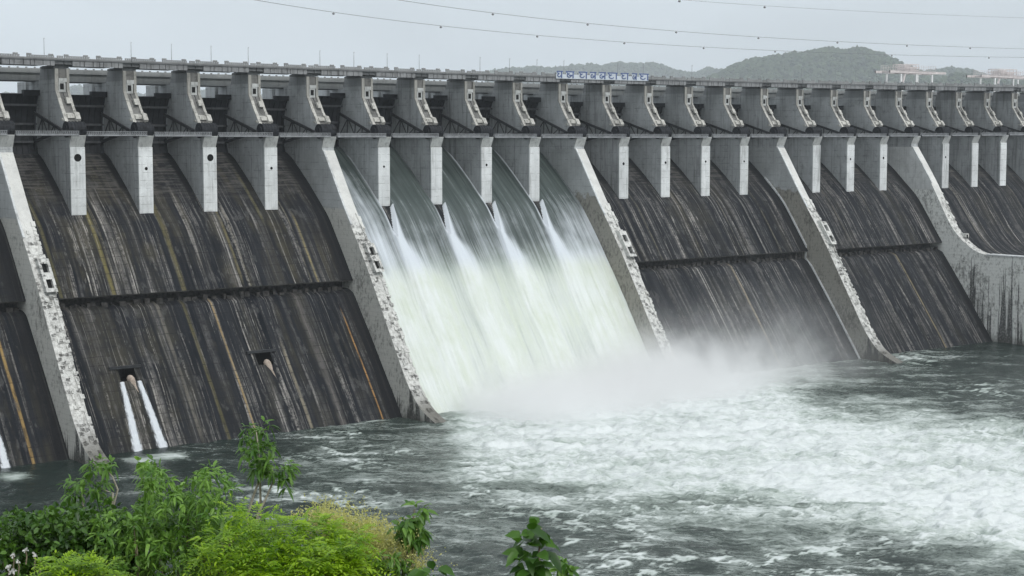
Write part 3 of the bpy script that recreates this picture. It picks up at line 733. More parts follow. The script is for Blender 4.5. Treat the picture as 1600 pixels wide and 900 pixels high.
# ------------------------------------------------------------------ POWER LINES
def line(pts, label, dist0, dist1):
    P=[]
    for i,(px,py) in enumerate(pts):
        t=(px-pts[0][0])/(pts[-1][0]-pts[0][0]); P.append(at(px,py,dist0+(dist1-dist0)*t))
    o=empty('power_line',tuple(P[0])); tag(o,label,'power line','overhead power lines above the dam')
    P=np.array(P); n=70; tt=np.linspace(0,1,n); tk=np.linspace(0,1,len(P))
    # smooth the sag with a parabola fit per axis
    C=[np.polyfit(tk_,P[:,k],2) for k in range(3) for tk_ in[np.array([(p[0]-pts[0][0])/(pts[-1][0]-pts[0][0]) for p in pts])]]
    def pt(t): return np.array([np.polyval(c,t) for c in C])
    loc=pt(0.); o.location=tuple(loc)
    m=MB(); m.tube([tuple(pt(t)-loc) for t in np.linspace(-.15,1.12,n)],.03 if 'short' in label else .052,6); m.build('cable',M['cable'],o,True)
    return o,pt,loc
def markers(o,pt,loc,ts):
    for t in ts:
        p=pt(t)-loc; m=MB(); m.tube([tuple(p+np.array([-.25,0,-.3])),tuple(p+np.array([0,0,-.32])),tuple(p+np.array([.25,0,-.3]))],[.16,.24,.16],8); m.bar(tuple(p),tuple(p-np.array([0,0,.3])),.08,.08); m.build('damper',M['cable'],o,True)
o,pt,loc=line([(385,0),(520,18),(690,38),(840,54),(975,66),(1100,74.5),(1230,81.5),(1420,87),(1600,88.5)],'overhead wire slanting lowest across the sky, nearest above the bridge',330,520)
markers(o,pt,loc,[.112,.25,.374,.486,.588,.68,.83,.955])
o,pt,loc=line([(612,0),(770,18),(920,36.5),(1060,48.5),(1200,59),(1310,66),(1420,70.5),(1515,74),(1600,75.5)],'overhead wire in the middle of the three crossing the grey sky',330,500)
markers(o,pt,loc,[.16,.31,.45,.58,.705,.815,.915])
o,pt,loc=line([(1045,-2),(1190,9),(1400,20),(1600,28)],'short highest overhead wire at the upper right corner of the sky',330,420)
markers(o,pt,loc,[.03,.27])

# ------------------------------------------------------------------ WATERFALL
def water_mat():
    t=NT('falling_water'); uv=t.uv(); u,v,_=t.sep(uv); at_=t.attr('foam'); fo=at_['Fac'] if 'Fac' in at_ else at_[2]
    st=t.noise(uv,1.1,5,.6,sc=(1,.022,1)); st2=t.noise(uv,.35,4,.6,sc=(1,.03,1),off=(7,2,0)); st3=t.noise(uv,3.2,3,.6,sc=(1,.02,1),off=(1,5,0))
    cloud=t.noise(uv,.16,5,.62,sc=(1,.55,1),off=(4,4,0))
    f=t.math('ADD',fo,t.math('MULTIPLY',t.math('SUBTRACT',st,.5),t.math('ADD',.40,t.math('MULTIPLY',t.step(v,18.,40.),.30)))); f=t.math('ADD',f,t.math('MULTIPLY',t.math('SUBTRACT',st2,.5),.8))
    f=t.math('ADD',f,t.math('MULTIPLY',t.math('SUBTRACT',st3,.5),.22)); f=t.math('ADD',f,t.math('MULTIPLY',t.math('SUBTRACT',cloud,.5),.55))
    f=t.step(f,.05,.95)
    gl=t.mix(t.ramp(st2,[(.35,0.),(.65,1.)]),(.028,.040,.037),(.085,.105,.10)); gl=t.mix(t.step(v,52.,72.),gl,t.mix(st2,(.22,.26,.225),(.39,.44,.39)))
    low=t.step(v,60.,70.)
    wc=t.mix(low,(.55,.59,.63),(.62,.655,.635)); yg=t.mix(t.math('MULTIPLY',t.ramp(t.math('ADD',t.math('MULTIPLY',cloud,.5),t.math('MULTIPLY',st2,.5)),[(.42,0.),(.60,1.)]),low),wc,(.53,.575,.50))
    yg=t.mix(t.math('MULTIPLY',t.ramp(t.noise(uv,.9,5,.7,sc=(1,.03,1),off=(9,9,0)),[(.56,0.),(.70,1.)]),t.math('MULTIPLY',low,.35)),yg,(.42,.46,.41))  # thin dark green streaks: shade between ropes of falling water, painted in
    c=t.mix(f,gl,yg)
    b=t.bump(t.math('ADD',t.math('ADD',st,st3),t.math('MULTIPLY',st2,1.3)),.35,.5)
    ro=t.math('ADD',.22,t.math('MULTIPLY',f,.6))
    return t.done(t.principled(c,ro,b,.35))
M['fall']=water_mat()
def waterfall():
    # path of the sheet: off the crest, down the upper glacis, over the lip and down to the river
    path=[(27.6,.5),(25.0,-.2),(21.4,-2.3),(17.4,-5.2),(10.6,-10.7),(5.4,-15.2),(0,-20.0),(-4.4,-24.3),(-11,-33),(-19.6,-45.2),(-26.5,-55.8),(-35.5,-68.6),(-48.,-86.5),(-56,-93)]
    pr,s=dense(path,.45)
    tg=np.gradient(pr,axis=0); tg/=np.linalg.norm(tg,axis=1)[:,None]; nr=np.stack([tg[:,1],-tg[:,0]],1); nr*=np.sign(nr[:,1]+1e-9)[:,None]
    xs=np.arange(5*BAY+.05,10*BAY-PW-.04,.35); nx,ns=len(xs),len(s)
    X=np.repeat(xs[:,None],ns,1); SS=np.repeat(s[None],nx,0); Z0=np.repeat(pr[None,:,1],nx,0)
    s20=float(np.interp(20.6,-pr[:,1],s))
    h=.22*fbm(X*.9,SS*.05,4,3)+1.0*fbm(X*.16,SS*.018,4,8)*sstep(-24,-55,Z0)+.35*fbm(X*.5,SS*.05,4,18)*sstep(-30,-55,Z0)+.12*fbm(X*1.6,SS*.25,3,5)*sstep(-40,-60,Z0)
    foam=.03+.26*sstep(-14,-38,Z0)*(.8+.5*fbm(X*.05,SS*.08,3,33))+.42*sstep(-37,-55,Z0)
    # first bay runs thinner and paler
    pale=sstep(6*BAY-2,6*BAY-14,X); foam=foam+.36*pale*sstep(-4,-12,Z0)
    lastb=sstep(9*BAY,9*BAY+8,X); foam=foam+.22*lastb*sstep(-16,-28,Z0)
    wob=fbm(X*.02,SS*.08,3,9)
    for n in range(6,10):
        xl_=n*BAY-PW-.1; xr_=n*BAY+.1; t=np.clip((SS-s20)/15.5,0,None); wv=.5*wob*sstep(0,1,t)
        ge=xr_-(xr_-xl_)*np.clip(t,0,1)**.85+wv*(1-np.clip(t,0,1))      # right rim of the dry wedge closes towards the left
        up=SS<s20
        eL=np.clip(xl_-X+.0,0,None); eR=np.clip(X-ge,0,None)
        ingap=(X>xl_)&(X<ge)&(up|(t<1))
        # bright lip riding up the left flank of the pier
        lipw=.38+.25*np.clip(t,0,3); onL=(X<=xl_)
        lip=np.exp(-(eL/(lipw*1.6))**2)*onL*(sstep(3,-6,Z0))*np.exp(-np.clip(t-1.2,0,None)/1.2)
        h=h+.75*lip; foam=foam+.95*np.exp(-(eL/lipw)**2)*onL*sstep(1,-5,Z0)*np.exp(-np.clip(t-1.,0,None)/1.)
        # jet springing off the end of the pier and fanning to the right
        wj=.5+2.0*t+.9*t*t*(t<1.6)+.9*1.6*1.6*(t>=1.6); start=np.where(t<1,ge,xl_+.9*np.clip(t-1,0,3))
        e=X-start; jet=sstep(-.6-.8*t,.2,e)*np.exp(-(np.clip(e,0,None)/np.clip(wj,.3,6.5))**2)*(~up)*(sstep(0,.08,t))
        h=h+jet*1.6*np.exp(-np.clip(t-1.,0,None)/3.2); foam=foam+1.0*jet*np.exp(-np.clip(t-2.6,0,None)/7.)
        h=np.where(ingap,-2.4,h)
    for c,sg in((5*BAY,1),(10*BAY-PW,-1)):
        e=np.abs(X-c); h=h+.4*np.exp(-e/1.2)*sstep(0,-12,Z0); foam=foam+.45*np.exp(-e/1.)*sstep(0,-8,Z0)
    Y=pr[None,:,0]+h*nr[None,:,0]; Z=pr[None,:,1]+h*nr[None,:,1]
    V=np.stack([X,Y,Z],-1).reshape(-1,3)
    ii,jj=np.meshgrid(np.arange(nx-1),np.arange(ns-1),indexing='ij'); q=(ii*ns+jj).ravel()
    F=np.stack([q,q+1,q+ns+1,q+ns],1)
    o=mesh_obj('waterfall',V.tolist(),F.tolist(),M['fall'],None,True,uv=np.stack([X,SS],-1).reshape(-1,2))
    a=o.data.attributes.new('foam','FLOAT','POINT'); a.data.foreach_set('value',np.clip(foam,0,1.4).astype(np.float32).ravel())
    tag(o,'broad white-green curtain of water pouring through five open gates of the dam','waterfall')
waterfall()

# sluice jets -------------------------------------------------------------------
def jet_mat():
    t=NT('jet_water'); uv=t.uv(); u,v,_=t.sep(uv); n=t.noise(uv,2.2,5,.65,sc=(1,.16,1)); n2=t.noise(uv,5.,4,.6,sc=(1,.10,1),off=(3,1,0))
    e=t.math('SUBTRACT',1.0,t.math('ABSOLUTE',u)); a=t.step(t.math('ADD',e,t.math('MULTIPLY',t.math('SUBTRACT',t.math('ADD',t.math('MULTIPLY',n,.6),t.math('MULTIPLY',n2,.4)),.5),1.6)),.05,.62)
    p=t.principled(t.mix(n2,(.46,.50,.55),(.74,.77,.79)),.6,t.bump(n,.6,.3),.3); tr=t.t.nodes.new('ShaderNodeBsdfTransparent'); mx=t.t.nodes.new('ShaderNodeMixShader')
    t.put(mx,0,t.math('MULTIPLY',a,.93)); t.t.links.new(tr.outputs[0],mx.inputs[1]); t.t.links.new(p,mx.inputs[2]); return t.done(mx.outputs[0])
M['jet']=jet_mat()
def jet(px0,py0,px1,py1,w0,w1,label):
    a=low_pt(px0,py0); b=low_pt(px1,py1); b=b+(b-a)*.06; n=24; V=[];F=[];UV=[]
    rr=random.Random(px0); nv=9
    for i in range(n+1):
        t=i/n; c=a+(b-a)*t; w=w0+(w1-w0)*t; arch=math.sin(math.pi*min(t*1.1,1))*.5
        for j in range(nv):
            q=j/(nv-1)*2-1; th=(1-q*q)*.55+.04; jt=rr.uniform(-.06,.06)
            UV.append((q,t*30)); V.append((c[0]+q*w/2*(1+jt),c[1]-.8*(th+arch*.5)-.05,c[2]+.55*th))
    for i in range(n):
        for j in range(nv-1): F.append((i*nv+j,i*nv+j+1,(i+1)*nv+j+1,(i+1)*nv+j))
    o0=np.array(V[0]); 
    o=mesh_obj('sluice_jet',np.array(V)-o0,F,M['jet'],None,True,uv=UV); o.location=tuple(o0); tag(o,label,'water jet','jets from the sluice outlets')
jet(190,598,217,714,2.0,4.4,'white water jet falling from the left side of the open sluice outlet')
jet(217,596,257,708,2.0,4.6,'white water jet falling from the right side of the open sluice outlet')
jet(-8,672,12,742,2.6,4.0,'white water jet at the left edge of the photo beyond the first divide wall')

# ------------------------------------------------------------------ RIVER
def river_mat():
    t=NT('river_water'); p=t.pos(); at_=t.attr('foam'); fo=at_['Fac']
    warp=t.noise(p,.05,3,.6,col_=True)
    wv=t.t.nodes.new('ShaderNodeVectorMath'); wv.operation='MULTIPLY_ADD'; t.put(wv,0,warp); wv.inputs[1].default_value=(9,9,0); t.put(wv,2,p); q=wv.outputs[0]
    rot=t.t.nodes.new('ShaderNodeVectorRotate'); rot.rotation_type='Z_AXIS'; t.put(rot,'Vector',q); rot.inputs['Angle'].default_value=YAW; q=rot.outputs[0]
    n1=t.noise(q,.13,6,.68,dist=.8,sc=(.6,1,1)); n2=t.noise(q,.55,5,.7,dist=1.2,sc=(.55,1,1),off=(5,3,0)); n3=t.noise(q,1.8,4,.65,dist=.6,sc=(.6,1,1))
    rid=t.math('SUBTRACT',1.0,t.math('MULTIPLY',t.math('ABSOLUTE',t.math('SUBTRACT',n2,.5)),3.2))
    rid2=t.math('SUBTRACT',1.0,t.math('MULTIPLY',t.math('ABSOLUTE',t.math('SUBTRACT',n1,.5)),4.0))
    g=t.math('ADD',t.math('MULTIPLY',t.math('SUBTRACT',n1,.5),1.5),t.math('MULTIPLY',t.math('SUBTRACT',n2,.5),.65))
    g=t.math('ADD',g,t.math('MULTIPLY',t.math('SUBTRACT',rid,.45),.33)); g=t.math('ADD',g,t.math('MULTIPLY',t.math('SUBTRACT',n3,.5),t.math('SUBTRACT',1.0,t.math('MULTIPLY',t.math('MINIMUM',fo,1.0),.85))))
    n4=t.noise(q,.42,5,.62,dist=2.2,sc=(.22,1,1),off=(1,9,4)); g=t.math('ADD',g,t.math('MULTIPLY',t.math('SUBTRACT',n4,.5),1.15))
    n0=t.noise(q,.034,4,.6,dist=1.5,sc=(.45,1,1),off=(3,3,3)); g=t.math('ADD',g,t.math('MULTIPLY',t.math('SUBTRACT',n0,.5),1.3))
    f=t.step(t.math('ADD',fo,g),.30,1.32)
    veil=t.step(t.math('ADD',fo,t.math('MULTIPLY',g,.45)),.05,.80)          # aerated, milky green water under the foam
    deep=t.mix(t.noise(p,.03,3),(.008,.0165,.014),(.016,.027,.0225))
    body=t.mix(veil,deep,(.30,.355,.315))
    c=t.mix(f,body,(.63,.665,.66))
    b=t.bump(t.math('ADD',t.math('MULTIPLY',n2,1.3),n3),.55,.5)
    sh=t.principled(c,t.math('ADD',.13,t.math('MULTIPLY',t.math('MAXIMUM',f,veil),.6)),b,.33,IOR=1.333)
    return t.done(sh)
M['river']=river_mat()
def river():
    d=300*np.exp(np.linspace(0,math.log(1500/300),760)); a=np.linspace(-.52,.52,760)
    fh=np.array([math.sin(YAW),math.cos(YAW)]); rh=np.array([math.cos(YAW),-math.sin(YAW)])
    D,A=np.meshgrid(d,a,indexing='ij')
    X=CAM[0]+D*fh[0]+D*A*rh[0]; Y=CAM[1]+D*fh[1]+D*A*rh[1]
    # foam amount at points of the water, read off the photo and carried to the river plane
    ctl=[(720,680,.75),(800,690,.8),(900,690,.85),(1000,680,.9),(1100,670,.9),(1200,660,.85),(1300,680,.82),(1400,690,.82),(1500,700,.82),(1600,700,.8),
     (800,720,.62),(900,735,.66),(1000,740,.78),(1100,740,.85),(1200,745,.9),(1300,750,.92),(1400,760,.92),(1500,780,.95),(1600,790,.95),
     (760,740,.42),(860,780,.36),(960,790,.38),(1060,800,.40),(1160,800,.42),(1260,810,.42),(1400,815,.62),(1500,815,.9),(1600,840,.9),
     (740,790,.22),(860,830,.16),(960,840,.18),(1100,850,.20),(1250,850,.30),(1380,850,.20),(1500,860,.32),(1600,880,.35),
     (760,880,.12),(900,890,.16),(1050,890,.16),(1250,890,.20),(1420,890,.12),(1600,930,.2),(1000,960,.1),(700,960,.1),(1400,960,.1),
     (620,670,.16),(520,690,.22),(600,700,.22),(680,700,.15),(560,740,.25),(480,760,.24),(640,760,.16),(440,800,.18),(640,830,.2),(700,840,.2),(560,800,.22),
     (300,700,.0),(100,760,.0),(0,800,.0),(420,690,.05),(690,675,.1),(200,800,.03),(60,880,.0),
     (1200,620,.62),(1250,600,.35),(1300,610,.25),(1350,640,.4),(1450,655,.45),(1550,670,.55),(1600,680,.6),(1400,600,.16),(1500,610,.15),(1600,620,.14),(1350,580,.12),(1420,575,.2),(1500,570,.08),(1600,560,.03),(1550,545,0),(1600,640,.15),(1500,635,.2),
     (1100,620,.9),(1000,630,.95),(900,650,1.),(760,660,.9),(1150,595,.8)]
    CP=np.array([[*wpt(px,py)[:2],v] for px,py,v in ctl])
    num=np.zeros_like(X); den=np.zeros_like(X)
    # distances measured with the depth direction compressed, as the river is seen
    def tr(x,y): 
        dd=(x-CAM[0])*fh[0]+(y-CAM[1])*fh[1]; rr=(x-CAM[0])*rh[0]+(y-CAM[1])*rh[1]; return rr/dd*1000, 93.4/dd*2200
    U,Vv=tr(X,Y)
    for x,y,v in CP:
        u,w=tr(x,y); r2=(U-u)**2+(Vv-w)**2+60.; k=1/r2**1.7; num+=k*v; den+=k
    foam=num/den
    foot=np.exp(-((X-190)/85)**2-((Y+78)/34)**2); foam=foam+.08*sstep(.5,.85,foam)+.24*foot*sstep(-112,-70,Y)*sstep(125,150,X)
    turb=sstep(.1,.7,foam)
    Xr=(X*math.cos(.3)+Y*math.sin(.3)); Yr=(-X*math.sin(.3)+Y*math.cos(.3))
    w1=fbm(X*.055,Y*.055,4,1); w2=fbm(X*.16+w1*1.2,Y*.16-w1,4,2,g=.55)
    r=1-np.abs(fbm(X*.17+3,Y*.17,4,6))*2.2
    h=.6*w1+(.40+1.3*turb)*w2+(.22+.5*turb)*np.clip(r,-.5,1)+(.12+.35*turb)*fbm(X*.5,Y*.5,3,15)
    calm=sstep(-38,-70,Y)*.55+.45
    h=h*calm
    # whitecaps: crests of the ridged waves break here and there
    caps=sstep(.80,1.,r+.35*w2)*sstep(.06,.2,foam)*sstep(.1,.45,fbm(X*.03,Y*.03,3,12)+.12)
    foam=np.clip(foam+.55*caps,0,1.3)
    for px_,py_ in((216,717),(258,711),(13,744)):   # churned patches where the sluice jets land
        a_=wpt(px_,py_); r2=((X-a_[0]-1.)/4.2)**2+((Y-a_[1]+2.)/5.5)**2; foam=foam+.75*np.exp(-r2)
    V=np.stack([X,Y,ZW+h],-1).reshape(-1,3); ns=X.shape[1]
    ii,jj=np.meshgrid(np.arange(X.shape[0]-1),np.arange(ns-1),indexing='ij'); q=(ii*ns+jj).ravel(); F=np.stack([q,q+1,q+ns+1,q+ns],1)
    keep=(V[F[:,0],1]<-25); F=F[keep]
    o=mesh_obj('river',V.tolist(),F.tolist(),M['river'],None,True)
    at_=o.data.attributes.new('foam','FLOAT','POINT'); at_.data.foreach_set('value',foam.astype(np.float32).ravel())
    o['kind']='structure'; o['label']='dark green churning river with white foam below the dam'
river()

# ------------------------------------------------------------------ MIST at the foot of the fall
def mist():
    t=NT('spray_mist'); p=t.pos(); x,y,z=t.sep(p)
    n=t.noise(p,.055,6,.66,dist=1.4); n2=t.noise(p,.16,4,.6)
    nn=t.math('ADD',t.math('MULTIPLY',n,.75),t.math('MULTIPLY',n2,.25))
    hx=t.math('ADD',t.math('ADD',7.5,t.math('MULTIPLY',t.step(x,170.,225.),4.5)),t.math('MULTIPLY',t.step(x,230.,270.),4.)); hz=t.math('DIVIDE',t.math('SUBTRACT',z,ZW),hx)
    fall=t.math('POWER',2.718,t.math('MULTIPLY',t.math('POWER',t.math('MAXIMUM',hz,0.),1.5),-1.0))
    ex=t.math('MULTIPLY',t.step(x,122.,150.),t.math('SUBTRACT',1.0,t.math('ADD',t.math('MULTIPLY',t.step(x,212.,252.),.72),t.math('MULTIPLY',t.step(x,252.,335.),.28))))
    ey=t.math('MULTIPLY',t.step(y,-104.,-70.),t.math('SUBTRACT',1.0,t.step(y,-48.,-36.)))
    m=t.math('MULTIPLY',t.math('MULTIPLY',ex,ey),fall)
    den=t.math('MULTIPLY',t.math('MULTIPLY',m,t.step(t.math('ADD',nn,t.math('MULTIPLY',m,.22)),.35,.70)),.30)
    v=t.t.nodes.new('ShaderNodeVolumePrincipled'); v.inputs['Color'].default_value=(.985,.985,.985,1); t.put(v,'Density',den); v.inputs['Anisotropy'].default_value=.2
    mat=t.done(None,v.outputs[0])
    m=MB(); m.box(116,350,-104,-34,ZW-1.5,ZW+48); o=m.build('mist',mat); tag(o,'pale spray mist rising at the foot of the waterfall',None,None,'stuff')
mist()

# ------------------------------------------------------------------ RESERVOIR, BANK, HILLS
m=MB(); m.add([(-8000,43,16.),(12000,43,16.),(23000,21000,16.),(-8000,21000,16.)],[(0,1,2,3)])
o=m.build('reservoir',simple('reservoir_water',(.05,.06,.06),.15,0,.5,.1,.01)); o['kind']='structure'

def soil_mat():
    t=NT('bank_soil'); p=t.pos(); n=t.noise(p,.6,6,.7); n2=t.noise(p,.05,4)
    c=t.mix(t.ramp(n,[(.4,0.),(.6,1.)]),(.045,.06,.022),(.10,.085,.05)); return t.done(t.principled(c,.95,t.bump(n,.8,.5),.1))
def bank():
    # hillside falling from the viewpoint to the river
    fh=np.array([math.sin(YAW),math.cos(YAW)]); rh=np.array([math.cos(YAW),-math.sin(YAW)])
    d=np.concatenate([np.linspace(-40,40,81),np.linspace(42,330,97)]); r=np.linspace(-260,260,131)
    D,Rr=np.meshgrid(d,r,indexing='ij'); X=CAM[0]+D*fh[0]+Rr*rh[0]; Y=CAM[1]+D*fh[1]+Rr*rh[1]
    Z=CAM[2]-1.7-.31*np.clip(D,-20,None)-.0*D; Z+=.35*fbm(X*.15,Y*.15,4,3)-.3+2.*fbm(X*.02,Y*.02,3,4)*sstep(10,60,D)
    Z=np.where(D>240,np.minimum(Z,Z-.25*(D-240)),Z)
    V=np.stack([X,Y,Z],-1).reshape(-1,3); ns=len(r)
    ii,jj=np.meshgrid(np.arange(len(d)-1),np.arange(ns-1),indexing='ij'); q=(ii*ns+jj).ravel(); F=np.stack([q,q+ns,q+ns+1,q+1],1)
    o=mesh_obj('hillside',V.tolist(),F.tolist(),soil_mat(),None,True); o['kind']='structure'
    return lambda x,y: CAM[2]-1.7-.31*((x-CAM[0])*fh[0]+(y-CAM[1])*fh[1])-.3
ground=bank()

def woods_mat():
    t=NT('distant_woods'); v=t.attr('shade')['Fac']; n=t.noise(t.pos(),.09,4,.7)
    c=t.mix(v,(.022,.038,.018),(.060,.085,.036)); c=t.mix(t.math('MULTIPLY',n,.5),c,(.04,.055,.025))
    return t.done(t.principled(c,.9,None,.1))
M['woods']=woods_mat()
ICO=None
def ico():
    bm=bmesh.new(); bmesh.ops.create_icosphere(bm,subdivisions=2,radius=1.); v=np.array([q.co[:] for q in bm.verts]); f=np.array([[q.index for q in fc.verts] for fc in bm.faces]); bm.free(); return v,f
IV,IF=ico()
def hill(dist, outline, depth, label, ntree, tr, seed):
    """outline: (px,py) of the skyline; a rounded ridge of real depth at `dist`"""
    fh=np.array([math.sin(YAW),math.cos(YAW),0]); rh=RT
    px=np.array([o[0] for o in outline],float); top=np.array([CAM[2]+dist*(ray(o[0],o[1])[2]) for o in outline]); lat=(px-800)/F_PX*dist
    def H(l,dd):  # ground height at lateral l, depth offset dd
        t=np.interp(l,lat,top-3.-tr*1.1); s=np.clip(1-np.abs(dd/depth)**1.7,0,1); return 10+(t-10)*s
    ls=np.linspace(lat[0],lat[-1],160); ds=np.linspace(-depth,depth,40); L,Dd=np.meshgrid(ls,ds,indexing='ij')
    Z=H(L,Dd)+2.*fbm(L*.01,Dd*.01,3,seed)
    P=CAM[None,None,:2]+(dist+Dd)[...,None]*fh[:2]+L[...,None]*rh[:2]
    V=np.concatenate([P,Z[...,None]],-1).reshape(-1,3); ns=len(ds)
    ii,jj=np.meshgrid(np.arange(len(ls)-1),np.arange(ns-1),indexing='ij'); q=(ii*ns+jj).ravel(); F=np.stack([q,q+1,q+ns+1,q+ns],1)
    o=mesh_obj('hill',V.tolist(),F.tolist(),M['woods'],None,True); o['kind']='structure'; o['label']=label
    rg=np.random.default_rng(seed); VV=[];FF=[];SH=[]; nv=len(IV)
    for k in range(ntree):
        l=rg.uniform(lat[0],lat[-1]); dd=rg.uniform(-depth*.95,depth*.25); 
        if k%4==0: dd=rg.uniform(-depth*.12,depth*.1)
        z=H(l,dd); r=tr*rg.uniform(.6,1.35)*(1.25 if rg.random()<.08 else 1); c=np.array([*(CAM[:2]+(dist+dd)*fh[:2]+l*rh[:2]),z+r*.75])
        sc=np.array([r,r,r*rg.uniform(.7,1.15)]); jit=1+.28*rg.standard_normal((nv,1)).clip(-1,1)
        VV.append(IV*jit*sc+c); FF.append(IF+k*nv); SH.append(np.full(nv,rg.random()))
    w=mesh_obj('woods',np.concatenate(VV).tolist(),np.concatenate(FF).tolist(),M['woods'],None,False)
    a=w.data.attributes.new('shade','FLOAT','POINT'); a.data.foreach_set('value',np.concatenate(SH).astype(np.float32))
    w['kind']='stuff'; w['label']='trees covering '+label
hill(9800,[(1098,127),(1118,118),(1140,107),(1165,97),(1200,92),(1240,86),(1275,81),(1290,78),(1310,82),(1335,77),(1352,84),(1370,86),(1388,96),(1410,108),(1440,118),(1480,128),(1520,134)],950,'the large wooded hill behind the dam',5200,15,21)
hill(14000,[(760,114),(800,108),(830,107),(865,108),(905,103),(940,104),(968,99),(985,102),(1012,100),(1035,104),(1050,112),(1085,116),(1105,108),(1130,112),(1190,125)],500,'the pale low hill behind the blue sign',2600,17.,22)
hill(11800,[(1380,128),(1430,116),(1480,108),(1505,110),(1540,120),(1580,123),(1640,118),(1720,122)],400,'the pale ridge behind the cranes',1800,16.,23)
hill(8200,[(1440,134),(1470,124),(1490,117),(1510,119),(1530,124),(1570,130),(1640,128),(1720,134)],260,'the darker knoll between the cranes',1100,13.,24)
hill(15500,[(-260,150),(-120,146),(0,146),(60,150),(100,142),(125,136),(145,140),(170,150),(205,152),(225,148),(240,150),(300,148),(325,142),(345,146),(400,152),(520,150),(640,152),(800,150)],600,'the faint far ridge seen under the road bridge',2000,20.,25)

# ------------------------------------------------------------------ FOLIAGE in front
def leaf_mat(name, dark, light, trans=.35):
    t=NT(name); v=t.attr('shade')['Fac']; c=t.mix(v,dark,light); n=t.noise(t.pos(),9.,3); c=t.mix(t.math('MULTIPLY',n,.35),c,tuple(k*.55 for k in dark))
    p=t.principled(c,.42,None,.4); tr=t.t.nodes.new('ShaderNodeBsdfTranslucent'); t.put(tr,0,t.mix(.5,c,light,'MIX'))
    mx=t.t.nodes.new('ShaderNodeMixShader'); mx.inputs[0].default_value=trans; t.t.links.new(p,mx.inputs[1]); t.t.links.new(tr.outputs[0],mx.inputs[2])
    return t.done(mx.outputs[0])
M['l_dark']=leaf_mat('dark_leaf',(.020,.065,.010),(.12,.25,.030),.25)
M['l_mid']=leaf_mat('mid_leaf',(.040,.125,.014),(.27,.47,.080),.35)
M['l_lime']=leaf_mat('lime_leaf',(.085,.22,.006),(.40,.60,.022),.45)
M['l_broad']=leaf_mat('broad_leaf',(.016,.060,.006),(.085,.21,.018),.35)
M['l_dry']=leaf_mat('dry_flower',(.40,.40,.10),(.72,.70,.30),.4)
M['l_sap']=leaf_mat('sapling_leaf',(.030,.105,.014),(.20,.37,.060),.35)
M['petal']=leaf_mat('white_petal',(.70,.70,.68),(.82,.82,.80),.3)

class Leaves:
    """many small folded leaves gathered into one crown mesh"""
    def __init__(s): s.V=[]; s.F=[]; s.S=[]; s.n=0
    def leaf(s, p, d, up, L, W, fold, droop, shade):
        d=d/np.linalg.norm(d); side=np.cross(d,up); nn=np.linalg.norm(side)
        if nn<1e-3: side=np.cross(d,np.array([1,0,.3])); nn=np.linalg.norm(side)
        side/=nn; nrm=np.cross(side,d); dz=np.array([0,0,-1.])
        def pt(t,w,hh): return p+d*(L*t)+side*(W*w)+nrm*(W*hh)+dz*(droop*L*t*t)
        b=s.n
        s.V += [pt(0,0,0),pt(.30,-.42,fold),pt(.33,0,0),pt(.30,.42,fold),pt(.68,-.36,fold),pt(.7,0,0),pt(.68,.36,fold),pt(1,0,0)]
        s.F += [(b,b+2,b+1),(b,b+3,b+2),(b+1,b+2,b+5,b+4),(b+2,b+3,b+6,b+5),(b+4,b+5,b+7),(b+5,b+6,b+7)]
        s.S += [shade]*8; s.n+=8
    def build(s, name, mat, parent):
        o=mesh_obj(name,np.array(s.V)-np.array(parent.location) if parent else s.V,s.F,mat,parent,True)
        a=o.data.attributes.new('shade','FLOAT','POINT'); a.data.foreach_set('value',np.array(s.S,dtype=np.float32)); return o
def rdir(rg, up=0.): 
    v=rg.standard_normal(3); v/=np.linalg.norm(v); v[2]+=up; return v/np.linalg.norm(v)
def blob_points(rg, blobs, n, D, depth):
    area=np.array([b[2]*b[3] for b in blobs],float); area/=area.sum(); out=[]
    for k in range(n):
        b=blobs[rg.choice(len(blobs),p=area)]; a=rg.uniform(0,2*math.pi); r=math.sqrt(rg.uniform(0,1))
        px=b[0]+b[2]*r*math.cos(a); py=b[1]+b[3]*r*math.sin(a); dep=D+(b[4] if len(b)>4 else 0)+rg.uniform(-1,1)*depth*math.sqrt(max(0,1-r*r*.8))
        out.append((at(px,py,dep),r*math.cos(a),r*math.sin(a)))
    return out
HZ=np.array([0,0,1.])
